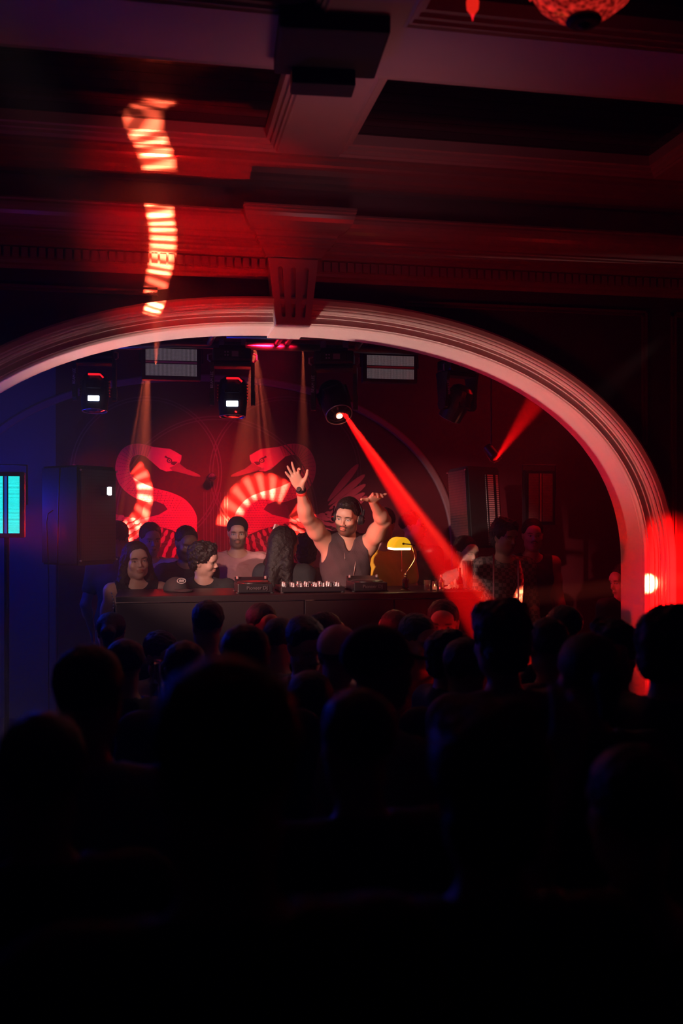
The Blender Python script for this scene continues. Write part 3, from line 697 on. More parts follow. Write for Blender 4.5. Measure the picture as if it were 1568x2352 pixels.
def deck(px, lab):
    p = on(px, 5.93)
    t = empty('turntable_player', p, lab, 'dj player', 'dj media players')
    bm = bmesh.new(); bbox(bm, (0, .0, .03), (.205, .25, .052), bevel=.006)
    bbox(bm, (0, .1, .062), (.2, .06, .02), Euler((R(25), 0, 0)), bevel=.003); from_bm('case', bm, BLACKP, t)
    bm = bmesh.new(); blathe(bm, [(0, .068), (.03, .068), (.09, .066), (.098, .06), (.098, .055)], n=40, c=(0, -.02, 0)); w = from_bm('jog_wheel', bm, BLACKP, t, False)
    ftext('Pioneer DJ', .028, mat('dim_print', (.09, .07, .075), .4), t, Matrix.Translation((.01, -.1352, .032)) @ Matrix.Rotation(R(90), 4, 'X'), .0006)
    for s in (-1, 1):
        bm = bmesh.new(); bcyl(bm, (s*.085, .09, .074), (s*.085, .088, .09), .008, .007, 14); from_bm('knob', bm, KNOBM, t)
    for (fx, fy) in ((-1, -1), (1, -1), (-1, 1), (1, 1)):
        bm = bmesh.new(); bcyl(bm, (fx*.1, fy*.11, 0), (fx*.1, fy*.11, .006), .012, n=14); from_bm('foot', bm, BLACKR, t)
    return t
deck(581, 'left dj player in front of the man in the dusty pink tee')
deck(841, 'right dj player in front of the performer, nearest the banker lamp')
p = on(710, 5.93); t = empty('mixer', p, 'dj mixer with rows of pale knobs between the two players', 'mixer')
bm = bmesh.new(); bbox(bm, (0, 0, .02), (.38, .28, .03), bevel=.005); from_bm('case', bm, BLACKP, t)
for j in range(3):
    for i in range(8):
        x = -.155+i*.045
        bm = bmesh.new(); r = .0095 if j else .0085
        blathe(bm, [(r*1.25, 0), (r*1.2, .004), (r, .006), (r*.92, .021), (r*.7, .023), (0, .023)], n=14, c=(x, -.11+j*.07, .034)); bbox(bm, (x, -.11+j*.07-.004, .058), (.002, .009, .003))
        from_bm('knob', bm, KNOBM if (i+j) % 3 else BLACKP, t, False)
for i in range(4):
    bm = bmesh.new(); bbox(bm, (-.1+i*.06, .11, .036), (.004, .05, .003)); bbox(bm, (-.1+i*.06, .1+.01*i, .044), (.012, .02, .014), bevel=.002); from_bm('fader', bm, KNOBM, t)
bm = bmesh.new()
for fx in (-1, 1):
    for fy in (-1, 1): bcyl(bm, (fx*.18, fy*.13, 0), (fx*.18, fy*.13, .006), .012, n=12)
bm.free()
for fx in (-1, 1):
    for fy in (-1, 1):
        bm = bmesh.new(); bcyl(bm, (fx*.18, fy*.13, 0), (fx*.18, fy*.13, .007), .012, n=12); from_bm('foot', bm, BLACKR, t)
# banker lamp, seen from its end
p = on(931, 5.86); t = empty('banker_lamp', p, 'brass banker lamp with a yellow glass shade on the booth', 'lamp')
bm = bmesh.new(); blathe(bm, [(0, 0), (.03, 0), (.031, .006), (.012, .012), (.01, .016), (0, .017)]); from_bm('base', bm, BRASS, t, False)
bm = bmesh.new(); blathe(bm, [(0, .012), (.018, .014), (.0195, .02), (.0195, .066), (.017, .072), (0, .074)]); from_bm('column', bm, mat('dark_chrome', (.3, .25, .22), .12, 1.), t, False)
bm = bmesh.new(); blathe(bm, [(0, .072), (.008, .074), (.011, .082), (.007, .09), (.011, .097), (.007, .104), (0, .106)]); from_bm('finial', bm, BRASS, t, False)
bm = bmesh.new(); btube(bm, [(0, 0, .1), (.012, 0, .118), (.036, 0, .15), (.056, 0, .182), (.061, 0, .2), (.056, 0, .225), (.048, 0, .25), (.042, 0, .272), (.03, 0, .274)], .0042, 10); from_bm('arm', bm, BRASS, t, True)
YEL = bpy.data.materials.new('yellow_glass_shade'); YEL.use_nodes = True; b_ = YEL.node_tree.nodes['Principled BSDF']
b_.inputs['Base Color'].default_value = (.85, .62, .03, 1); b_.inputs['Roughness'].default_value = .15; b_.inputs['Emission Color'].default_value = (1, .6, .015, 1); b_.inputs['Emission Strength'].default_value = .62
bm = bmesh.new(); A = []; B = []; n = 20; cx, cz = -.038, .262
def shade_ring(yy, s):
    return [(cx+.053*s*math.cos(a)*(1 if math.cos(a) > 0 else 1.15), yy, cz+.064*s*math.sin(a)) for a in np.linspace(0, math.pi, n)]
rr = [[bm.verts.new(q) for q in shade_ring(yy, s)] for yy, s in ((-.091, .84), (-.09, .93), (-.084, 1), (.07, 1), (.076, .93), (.077, .84))]
for A, B in zip(rr, rr[1:]):
    for k in range(n-1): bm.faces.new((A[k], A[k+1], B[k+1], B[k]))
bm.faces.new(rr[0]); bm.faces.new(rr[-1]); sh = from_bm('lamp_shade', bm, YEL, t, False)
bm = bmesh.new(); bbox(bm, (cx-.004, -.007, cz-.006), (.106, .164, .014), bevel=.005); from_bm('white_glass_liner', bm, mat('white_opal_glass', (.8, .75, .6), .3, emit=(1, .85, .55), es=2.4), sh)
bm = bmesh.new(); bcyl(bm, (cx, -.102, cz+.025), (cx, -.09, cz+.025), .0065, n=16); btube(bm, [(cx, -.108, cz+.025), (cx+.03, -.11, cz+.022), (cx+.05, -.11, cz+.02), (cx+.068, -.1, cz+.014)], .003, 8); from_bm('pivot', bm, BLACKP, t)
bm = bmesh.new(); btube(bm, [(cx, -.05, cz-.01), (cx+.002, -.05, .13)], .0012, 6); bsph(bm, (cx+.002, -.05, .122), (.004, .004, .006), 10, 6); from_bm('pull_chain', bm, BRASS, t)
point('banker_bulb', p+Vector((-.038, .02, .235)), 1.0, (1, .6, .2), .03)
# glassware
GLS = bpy.data.materials.new('clear_glass'); GLS.use_nodes = True; b_ = GLS.node_tree.nodes['Principled BSDF']
b_.inputs['Base Color'].default_value = (.95, .8, .8, 1); b_.inputs['Transmission Weight'].default_value = .92; b_.inputs['Roughness'].default_value = .03; b_.inputs['IOR'].default_value = 1.45
def tumbler(px, Y, r, h, lab):
    bm = bmesh.new(); blathe(bm, [(0, 0), (r*.9, 0), (r, .004), (r*1.08, h), (r*1.03, h), (r*.93, .01), (0, .009)], n=28)
    o = from_bm('drinking_glass', bm, GLS, None, False); o.location = on(px, Y); return tag(o, lab, 'glass')
tumbler(981, 5.86, .0185, .062, 'empty short glass just right of the banker lamp')
tumbler(1014, 5.94, .017, .056, 'short glass behind the candle and the small bottle')
t = empty('candle_holder', on(998, 5.84), 'glass candle holder with a lit candle on the booth', 'candle')
bm = bmesh.new(); blathe(bm, [(0, 0), (.0155, 0), (.0165, .003), (.0165, .055), (.015, .055), (.015, .006), (0, .005)], n=24); from_bm('glass_cup', bm, GLS, t, False)
bm = bmesh.new(); blathe(bm, [(0, .006), (.0135, .006), (.0135, .024), (.004, .023), (0, .022)], n=20); from_bm('wax', bm, mat('candle_wax', (.75, .5, .35), .5, emit=(1, .3, .15), es=.35), t, False)
bm = bmesh.new(); blathe(bm, [(0, .024), (.0028, .028), (.002, .035), (0, .043)], n=10); from_bm('flame', bm, mat('flame', (1, .5, .2), .5, emit=(1, .45, .15), es=6), t, False)
t = empty('water_bottle', on(1013, 5.83), 'small clear water bottle with a white cap', 'bottle')
bm = bmesh.new(); blathe(bm, [(0, 0), (.015, 0), (.0165, .004), (.0145, .02), (.0165, .03), (.0165, .05), (.011, .068), (.006, .076), (.006, .084), (0, .084)], n=24); from_bm('bottle_body', bm, GLS, t, False)
bm = bmesh.new(); bcyl(bm, (0, 0, .083), (0, 0, .097), .0085, n=18); from_bm('cap', bm, mat('white_cap', (.7, .6, .6), .4), t)
# crumpled napkins
bm = bmesh.new(); 
bmesh.ops.create_grid(bm, x_segments=12, y_segments=12, size=.05)
for v in bm.verts:
    q = v.co.copy(); v.co.z = .006+.05*max(0, .55+q.x*9)*abs(mnoise.noise(q*38))+(.03+q.x*.5)*max(0, 1-abs(q.y)*22)*1.0
    v.co.x += .008*mnoise.noise(q*50+Vector((3, 1, 2))); v.co.z = max(v.co.z, .001)
nap = from_bm('napkins', bm, mat('napkin_paper', (.8, .55, .5), .8, var=.05), None, False); nap.location = on(1034, 5.9); nap.scale = (.75, .9, .85)
nap.modifiers.new('s', 'SOLIDIFY').thickness = .0015
tag(nap, 'crumpled paper napkins between the small bottle and the straws', 'napkin')
t = empty('dark_bottle', on(1056, 5.9), 'slim dark glass bottle beside the straw glass', 'bottle')
bm = bmesh.new(); blathe(bm, [(0, 0), (.0165, 0), (.018, .004), (.018, .05), (.014, .066), (.0065, .085), (.006, .125), (.0075, .127), (.0075, .133), (0, .133)], n=24); from_bm('bottle_body', bm, mat('dark_bottle_glass', (.03, .008, .006), .06, spec=.9), t, False)
bm = bmesh.new(); blathe(bm, [(.0184, .012), (.0184, .035)], n=24); from_bm('paper_label', bm, mat('label_paper', (.5, .3, .25), .6), t, False)
t = empty('straw_glass', on(1074, 5.86), 'tall clear glass packed with drinking straws at the booth end', 'straw holder')
bm = bmesh.new(); blathe(bm, [(0, 0), (.026, 0), (.028, .004), (.035, .178), (.0335, .178), (.0265, .01), (0, .009)], n=30); from_bm('glass_cup', bm, GLS, t, False)
for i in range(20):
    a = rng.uniform(0, 6.28); r0 = rng.uniform(0, .016); a2 = a+rng.uniform(-.5, .5); r1 = rng.uniform(.01, .029)
    bm = bmesh.new(); bcyl(bm, (r0*math.cos(a), r0*math.sin(a), .012), (r1*math.cos(a2), r1*math.sin(a2), .165+rng.uniform(-.02, .018)), .0026, n=8); from_bm('straw', bm, mat('straw_paper', (.75, .45, .35), .5), t)

# ------------------------------------------------------------------ things hanging from the hall ceiling
t = empty('hanging_projector', ptd(752, 130, 4.0)+Vector((0, 0, .02)), 'black boxy unit hanging from the ceiling left of centre', 'projector', rot=(0, 0, R(-4)))
bm = bmesh.new(); bbox(bm, (0, -.08, .05), (.42, .4, .2), bevel=.012); from_bm('case', bm, BLACKR, t)
bm = bmesh.new(); bbox(bm, (-.01, .1, -.065), (.26, .12, .1), bevel=.01); from_bm('lens_block', bm, BLACKR, t)
for s in (-1, 1):
    bm = bmesh.new(); bcyl(bm, (s*.12, 0, .12), (s*.12, 0, .45), .012, n=12); from_bm('hanger_rod', bm, BLACKP, t)
bm = bmesh.new(); bcyl(bm, (.06, .161, -.07), (.06, .166, -.07), .004, n=10); from_bm('indicator_light', bm, REDG, t)
p = ptd(1340, 14, 3.3); t = empty('chandelier', (p.x, p.y, p.z), 'red glass bowl chandelier cut off by the top edge of the picture', 'chandelier')
CH = bpy.data.materials.new('red_crystal'); CH.use_nodes = True; nt = CH.node_tree; b_ = nt.nodes['Principled BSDF']
vr = nt.nodes.new('ShaderNodeTexVoronoi'); vr.inputs['Scale'].default_value = 60; tc = nt.nodes.new('ShaderNodeTexCoord'); nt.links.new(tc.outputs['Object'], vr.inputs['Vector'])
b_.inputs['Base Color'].default_value = (.4, .02, .02, 1); b_.inputs['Roughness'].default_value = .1; b_.inputs['Emission Color'].default_value = (1, .03, .02, 1)
nt.links.new(mth(nt, 'MULTIPLY', mth(nt, 'POWER', vr.outputs['Distance'], 1.6), .75), b_.inputs['Emission Strength'])
bm = bmesh.new(); blathe(bm, [(.19, .16), (.195, .13), (.185, .08), (.15, .02), (.1, -.02), (.04, -.04), (.0, -.043)], n=48)
from_bm('glass_bowl', bm, CH, t, False)
bm = bmesh.new(); blathe(bm, [(0, -.036), (.055, -.04), (.06, -.05), (.045, -.062), (.02, -.064), (.018, -.07), (.008, -.078), (0, -.08)], n=24); from_bm('finial', bm, BLACKR, t, False)
bm = bmesh.new(); bcyl(bm, (0, 0, -.03), (0, 0, .22), .01); from_bm('stem', bm, BLACKP, t)
for k in range(28):
    a = 2*math.pi*k/28; bm = bmesh.new(); bsph(bm, (.2*math.cos(a), .2*math.sin(a), .11), (.009, .009, .028), 8, 6); from_bm('crystal_drop', bm, CH, t)
p = ptd(1085, 18, 3.4); t = empty('pendant_lamp', (p.x, p.y, p.z), 'small red glowing pendant lamp near the top of the picture', 'lamp')
bm = bmesh.new(); blathe(bm, [(0, .045), (.014, .043), (.022, .02), (.02, -.005), (.008, -.022), (0, -.024)], n=20); from_bm('glass_shade', bm, mat('red_lamp_glow', (.3, .01, .01), .3, emit=(1, .02, .01), es=.75), t, False)
bm = bmesh.new(); blathe(bm, [(0, -.022), (.006, -.026), (.003, -.034), (.001, -.045), (0, -.046)], n=12); from_bm('finial', bm, REDG, t, False)
bm = bmesh.new(); bcyl(bm, (0, 0, .04), (0, 0, .24), .003); from_bm('cord', bm, BLACKP, t)
# ------------------------------------------------------------------ people: smooth distance-field bodies, meshed once each
class Shape:
    def __init__(s): s.p = []
    def cap(s, a, b, ra, rb=None, k=.02, op='+', flat=None): s.p.append(('c', np.array(a, float), np.array(b, float), ra, ra if rb is None else rb, k, op, flat)); return s
    def ell(s, c, r, rot=None, k=.02, op='+'):
        s.p.append(('e', np.array(c, float), np.array(r, float), None if rot is None else np.array(rot, float), 0, k, op, None)); return s
    def clip(s, p, n, k=.004): s.p.append(('h', np.array(p, float), np.array(n, float)/np.linalg.norm(n), 0, 0, k, 'i', None)); return s
    def bump(s, amp, freq, seed=0.): s.p.append(('n', amp, freq, seed, 0, 0, 'n', None)); return s
    def inflate(s, d): s.p.append(('o', d, 0, 0, 0, 0, 'o', None)); return s
    def __call__(s, P):
        D = None
        for q in s.p:
            t, a, b, ra, rb, k, op, fl = q
            if t == 'o': D = D-a; continue
            if t == 'n':
                x, y, z = P[:, 0]*b+ra, P[:, 1]*b+ra*2, P[:, 2]*b
                D = D+a*(np.sin(x+1.7*np.sin(y*1.3+z*.7))*np.cos(y*1.1+1.3*np.sin(z*.9))+.6*np.sin(z*1.9+x*1.4)*np.sin(y*2.3+1.1*np.cos(x*2.1)))/1.4
                continue
            if t == 'c':
                ab = b-a; L = ab@ab+1e-12; h = np.clip(((P-a)@ab)/L, 0, 1); V = P-a-h[:, None]*ab; d = np.sqrt((V*V).sum(1))-(ra+(rb-ra)*h)
            elif t == 'e':
                Q = P-a
                if ra is not None: Q = Q@ra
                k0 = np.sqrt(((Q/b)**2).sum(1)); k1 = np.sqrt(((Q/(b*b))**2).sum(1))+1e-9; d = k0*(k0-1)/k1
            else: d = (P-a)@b
            if D is None: D = d
            elif op == '+': h = np.clip(.5+.5*(D-d)/k, 0, 1); D = D*(1-h)+d*h-k*h*(1-h)
            elif op == '-': h = np.clip(.5-.5*(D+d)/k, 0, 1); D = D*(1-h)-d*h+k*h*(1-h)
            else: h = np.clip(.5-.5*(D-d)/k, 0, 1); D = D*(1-h)+d*h+k*h*(1-h)
        return D
    def bounds(s):
        lo = np.full(3, 1e9); hi = -lo
        for q in s.p:
            if q[6] != '+': continue
            if q[0] == 'c':
                for e, r in ((q[1], q[3]), (q[2], q[4])): lo = np.minimum(lo, e-r); hi = np.maximum(hi, e+r)
            else: r = q[2].max() if q[3] is not None else q[2]; lo = np.minimum(lo, q[1]-r); hi = np.maximum(hi, q[1]+r)
        return lo-.035, hi+.035
def mesh_shape(S, h, name):
    lo, hi = S.bounds(); n = np.ceil((hi-lo)/h).astype(int)+1; B = 4; nb = -(-n//B); n = nb*B
    g = np.stack(np.meshgrid(*[(np.arange(m)*B+(B-1)/2)*h for m in nb], indexing='ij'), -1).reshape(-1, 3)+lo
    dc = S(g); keep = np.abs(dc) < h*B*1.1+.012
    V = np.repeat(np.repeat(np.repeat(np.where(dc < 0, -1., 1.).reshape(nb).astype(np.float32), B, 0), B, 1), B, 2)
    ki = np.stack(np.unravel_index(np.nonzero(keep)[0], nb), -1)
    off = np.stack(np.meshgrid(*[np.arange(B)]*3, indexing='ij'), -1).reshape(-1, 3)
    idx = (ki[:, None, :]*B+off[None]).reshape(-1, 3)
    V[idx[:, 0], idx[:, 1], idx[:, 2]] = S(idx*h+lo)
    I = V < 0; c = I[:-1, :-1, :-1].astype(np.int8)
    for o in ((1, 0, 0), (0, 1, 0), (0, 0, 1), (1, 1, 0), (1, 0, 1), (0, 1, 1), (1, 1, 1)):
        c = c+I[o[0]:n[0]-1+o[0], o[1]:n[1]-1+o[1], o[2]:n[2]-1+o[2]]
    act = np.argwhere((c > 0) & (c < 8)); m = len(act)
    imap = np.full(c.shape, -1, np.int32); imap[act[:, 0], act[:, 1], act[:, 2]] = np.arange(m)
    acc = np.zeros((m, 3)); cnt = np.zeros(m)
    for ax in range(3):
        o1, o2 = [a for a in range(3) if a != ax]
        for u in (0, 1):
            for v in (0, 1):
                s0 = np.zeros(3, int); s0[o1] = u; s0[o2] = v; s1 = s0.copy(); s1[ax] = 1
                p0 = act+s0; p1 = act+s1; a = V[p0[:, 0], p0[:, 1], p0[:, 2]]; b = V[p1[:, 0], p1[:, 1], p1[:, 2]]
                x = (a < 0) != (b < 0); t = np.zeros(m); t[x] = a[x]/(a[x]-b[x]); pos = s0+(s1-s0)*t[:, None]
                acc[x] += pos[x]; cnt[x] += 1
    vert = lo+h*(act+acc/np.maximum(cnt, 1)[:, None]); Fs = []
    for ax in range(3):
        o1, o2 = (ax+1) % 3, (ax+2) % 3
        s0 = [slice(1, -1)]*3; s1 = [slice(1, -1)]*3; s0[ax] = slice(0, n[ax]-1); s1[ax] = slice(1, n[ax])
        A = I[tuple(s0)]; Bq = I[tuple(s1)]; e = np.argwhere(A != Bq)
        if len(e) == 0: continue
        fl = A[e[:, 0], e[:, 1], e[:, 2]]; e = e+1; e[:, ax] -= 1
        d1 = np.zeros(3, int); d1[o1] = 1; d2 = np.zeros(3, int); d2[o2] = 1
        q = np.stack([imap[tuple((e-k).T)] for k in (d1+d2, d2, np.zeros(3, int), d1)], 1)
        q = np.where(fl[:, None], q, q[:, ::-1]); Fs.append(q)
    Fq = np.concatenate(Fs); Fq = Fq[(Fq >= 0).all(1)]
    me = bpy.data.meshes.new(name); me.vertices.add(m); me.vertices.foreach_set('co', vert.ravel())
    me.loops.add(len(Fq)*4); me.loops.foreach_set('vertex_index', Fq.ravel().astype(np.int32))
    me.polygons.add(len(Fq)); me.polygons.foreach_set('loop_start', np.arange(0, len(Fq)*4, 4, dtype=np.int32)); me.polygons.foreach_set('loop_total', np.full(len(Fq), 4, np.int32))
    me.polygons.foreach_set('use_smooth', np.ones(len(Fq), bool)); me.update(calc_edges=True)
    return me, vert

def rotm(yaw=0, pitch=0, roll=0): return np.array(Euler((pitch, roll, yaw), 'XYZ').to_matrix())
class Head:
    def __init__(s, pos, rot, sc=1.): s.p = np.array(pos, float); s.R = rot; s.s = sc
    def w(s, q): return s.p+s.R@(np.array(q, float)*s.s)
    def ell(s, S, c, r, rot=None, k=.02, op='+'):
        S.ell(s.w(c), np.array(r)*s.s, s.R if rot is None else s.R@rot, k*s.s, op)
    def cap(s, S, a, b, ra, rb=None, k=.02, op='+'): S.cap(s.w(a), s.w(b), ra*s.s, (ra if rb is None else rb)*s.s, k*s.s, op)
    def clip(s, S, p, n, k=.004): S.clip(s.w(p), s.R@np.array(n, float), k)
    def local(s, V): return ((V-s.p)@s.R)/s.s
def add_head(S, H, fem=False, smile=False):
    e = lambda *a, **k: H.ell(S, *a, **k); c = lambda *a, **k: H.cap(S, *a, **k)
    e((0, .018, .04), (.074, .094, .082), k=.03); e((0, -.02, -.02), (.062 if not fem else .058, .07, .085), k=.03)
    e((0, -.048, -.086), (.034 if not fem else .026, .03, .026), k=.03)
    for s in (-1, 1):
        e((s*.046, .0, -.062), (.018, .035, .03), k=.03); e((s*.038, -.06, -.022), (.022, .022, .024), k=.022)
        e((s*.028, -.082, .024), (.024, .011, .008), k=.014)
    e((0, -.072, .045), (.05, .03, .035), k=.03)
    for s in (-1, 1): e((s*.031, -.1, .004), (.017, .017, .012), k=.012, op='-')
    for s in (-1, 1): e((s*.031, -.0745, .003), (.0135, .0135, .0125), k=.003)
    for s in (-1, 1): c((s*.018, -.0855, .008), (s*.043, -.0805, .007), .0034, .003, k=.004); c((s*.02, -.0855, -.0055), (s*.042, -.08, -.005), .0026, .0024, k=.004)
    w = .8 if fem else 1
    c((0, -.085, .012), (0, -.106, -.026), .0075*w, .0105*w, k=.012)
    for s in (-1, 1): e((s*.012*w, -.098, -.031), (.0075, .009, .0065), k=.006)
    e((0, -.088, -.052), (.022, .012, .006), k=.008); e((0, -.0875, -.0655), (.019, .012, .0065), k=.008)
    z = .004 if smile else 0
    c((-.021, -.094, -.0585+z), (0, -.1025, -.0588), .0016, .002, k=.004, op='-'); c((.021, -.094, -.0585+z), (0, -.1025, -.0588), .0016, .002, k=.004, op='-')
    for s in (-1, 1):
        e((s*.075, .012, -.002), (.008, .018, .03), rot=rotm(0, R(-12), s*R(12)), k=.006); e((s*.084, .008, .002), (.006, .009, .016), k=.005, op='-')
def add_hand(S, w, fwd, palm, side, curl=(.5, .5, .55, .6), spread=.12, thumb=.6, sc=1.):
    """w wrist, fwd along the hand, palm the way the palm faces, side +1 when the thumb lies along fwd x palm"""
    f = np.array(fwd, float); f /= np.linalg.norm(f); p = np.array(palm, float); p -= f*(p@f); p /= np.linalg.norm(p); x = np.cross(f, p)*side
    M = np.stack([x, f, p], 1); W = lambda q: np.array(w, float)+M@(np.array(q)*sc)
    S.ell(W((0, .05, 0)), np.array((.038, .05, .0145))*sc, M, .014)
    kn = [(.028, .09), (.0095, .094), (-.0095, .09), (-.027, .081)]; ln = [.072, .08, .074, .058]
    for i, (kx, ky) in enumerate(kn):
        S.cap(W((kx*.5, .015, 0)), W((kx, ky, -.001)), .013*sc, .0105*sc, .01)
        a = 0; q = np.array((kx, ky, -.001)); cu = curl[i]; sp = (kx/.028)*spread
        for L, r0, r1, g in ((.44, .0094, .0084, 1.), (.31, .0084, .0076, 1.1), (.25, .0076, .0062, .8)):
            a += cu*g; n = q+ln[i]*L*np.array((math.sin(sp)*math.cos(a), math.cos(a)*math.cos(sp), math.sin(a))); S.cap(W(q), W(n), r0*sc, r1*sc, .004); q = n
    q = np.array((.022, .022, .006)); n = q+np.array((.028, .022, .012)); S.cap(W(q), W(n), .0145*sc, .0115*sc, .012)
    t = np.array((math.sin(thumb), math.cos(thumb), .25)); t /= np.linalg.norm(t); m = n+t*.03; S.cap(W(n), W(m), .0112*sc, .0096*sc, .005)
    t2 = t+np.array((-.15, .25, .15)); t2 /= np.linalg.norm(t2); S.cap(W(m), W(m+t2*.026), .0096*sc, .0078*sc, .004)

SK = attr_mat('skin'); HAIRM = mat('dark_hair', (.012, .008, .007), .55, spec=.3, var=.5, scale=140, bump=.8)
HAIRB = mat('brown_hair', (.035, .018, .014), .5, spec=.4, var=.4, scale=140, bump=.8)
def pigment(me, vert, H, tone, beard=0., brow=.9, lip=(.9, .6, .58), eyes=True, mous=0.):
    L = H.local(vert); tone = np.array(tone); C_ = np.tile(tone, (len(vert), 1))
    def blend(m, col): C_[:] = C_*(1-m[:, None])+np.array(col)*m[:, None]
    near = (L*L).sum(1) < .15**2
    ss = lambda d, w: np.clip(.5-d/w, 0, 1)*near
    x, y, z = L[:, 0], L[:, 1], L[:, 2]; ax = np.abs(x); front = (y < -.03) & (z > -.13)
    dark = np.array((.02, .014, .012))
    if beard:
        m = np.maximum(ss(z+.035+(.03-ax)*.35, .012), 0)*ss(y-.005, .02)*ss(-.125-z, .01)
        m = np.maximum(m, ss(np.abs(ax-.062)-.012, .012)*ss(z-.0, .02)*ss(-.07-z, .02)*ss(np.abs(y+.02)-.02, .01))
        blend(m*beard, dark)
    if mous: blend(ss(np.sqrt(((ax-.0)/.028)**2+((z+.0445+ax*.15)/.0075)**2)-1, .4)*ss(y+.06, .01)*mous, dark)
    blend(ss(np.sqrt((ax/.022)**2+((z+.0585)/.0125)**2)-1, .35)*(y < -.07), tone*np.array(lip))
    blend(ss(np.sqrt((ax/.021)**2+((z+.0587)/.0016)**2)-1, .8)*(y < -.07), tone*.25)
    b = ss(np.sqrt(((ax-.031)/.021)**2+((z-.0225+((ax-.036)/.02)**2*.003)/.0048)**2)-1, .5)*(y < -.05); blend(b*brow, dark)
    if eyes:
        blend(ss(np.sqrt(((ax-.031)/.0135)**2+((z-.0022)/.0062)**2)-1, .3)*(y < -.06), (.45, .4, .38))
        blend(ss(np.sqrt(((ax-.031)/.0055)**2+((z-.0025)/.0055)**2)-1, .3)*(y < -.06), (.015, .01, .01))
        blend(ss(np.abs(np.sqrt(((ax-.031)/.0145)**2+((z-.0025)/.0072)**2)-1)-.12, .15)*(y < -.05)*(z > 0), (.03, .02, .02))
    at = me.color_attributes.new('pigment', 'FLOAT_COLOR', 'POINT')
    at.data.foreach_set('color', np.concatenate([C_, np.ones((len(C_), 1))], 1).ravel().astype(np.float32))

def hair_shape(style, H, h=.006):
    S = Shape(); e = lambda *a, **k: H.ell(S, *a, **k)
    if style in ('short', 'fade'):
        g = .0 if style == 'fade' else .006
        e((0, .022, .05+g), (.081+g*.5, .1+g*.4, .082+g)); S.bump(.0036, 95).bump(.002, 190)
        e((0, -.1, -.045), (.12, .085, .095), k=.01, op='-'); H.clip(S, (0, .0, -.045), (0, -.25, -1)); e((0, -.115, .0), (.058, .045, .07), k=.01, op='-')
    elif style == 'swept':
        e((0, .02, .056), (.081, .102, .086)); e((0, -.045, .1), (.055, .05, .03), k=.03); S.bump(.003, 150)
        e((0, -.1, -.045), (.12, .085, .095), k=.01, op='-'); H.clip(S, (0, .0, -.06), (0, -.3, -1)); e((0, -.12, .005), (.062, .045, .07), k=.01, op='-')
    elif style == 'curly':
        e((0, .02, .056), (.092, .112, .094)); e((0, .06, -.03), (.075, .06, .06), k=.04); e((.02, -.045, .105), (.055, .045, .035), k=.03); e((-.045, .01, .12), (.045, .05, .035), k=.02); S.bump(.0085, 105, 1.3).bump(.003, 260)
        e((0, -.115, -.05), (.1, .085, .1), k=.01, op='-'); H.clip(S, (0, .0, -.095), (0, -.25, -1))
    elif style == 'long':
        e((0, .02, .046), (.087, .108, .09)); 
        for s in (-1, 1):
            H.cap(S, (s*.07, .02, .0), (s*.092, .035, -.14), .035, .04, k=.04); H.cap(S, (s*.092, .035, -.14), (s*.1, -.0, -.32), .04, .03, k=.03)
        H.cap(S, (0, .07, -.02), (0, .08, -.3), .07, .06, k=.05); S.bump(.0035, 85, .4).bump(.0018, 230)
        e((0, -.098, -.035), (.057, .085, .1), k=.012, op='-'); e((0, -.05, -.13), (.06, .08, .09), k=.012, op='-')
    elif style == 'tied':
        e((0, .02, .048), (.084, .105, .086)); H.cap(S, (0, .1, .06), (0, .135, .02), .03, .035, k=.02); H.cap(S, (0, .14, .02), (0, .13, -.12), .035, .018, k=.03); S.bump(.002, 150)
        e((0, -.1, -.04), (.11, .085, .1), k=.01, op='-'); H.clip(S, (0, .0, -.06), (0, -.25, -1))
    elif style in ('cap', 'capback'):
        e((0, .02, .05), (.083, .102, .078)); e((0, -.1, -.05), (.12, .09, .09), k=.01, op='-'); H.clip(S, (0, .0, -.04), (0, -.25, -1)); S.bump(.002, 190)
    return S
def cap_shape(H, back=False):
    S = Shape(); H.ell(S, (0, .018, .052), (.088, .108, .092)); H.clip(S, (0, 0, .042), (0, -.12 if not back else .2, -1))
    s = 1 if back else -1; H.ell(S, (0, s*.1+.012, .048), (.066, .085, .0075), rot=rotm(0, R(14*-s), 0), k=.008)
    return S

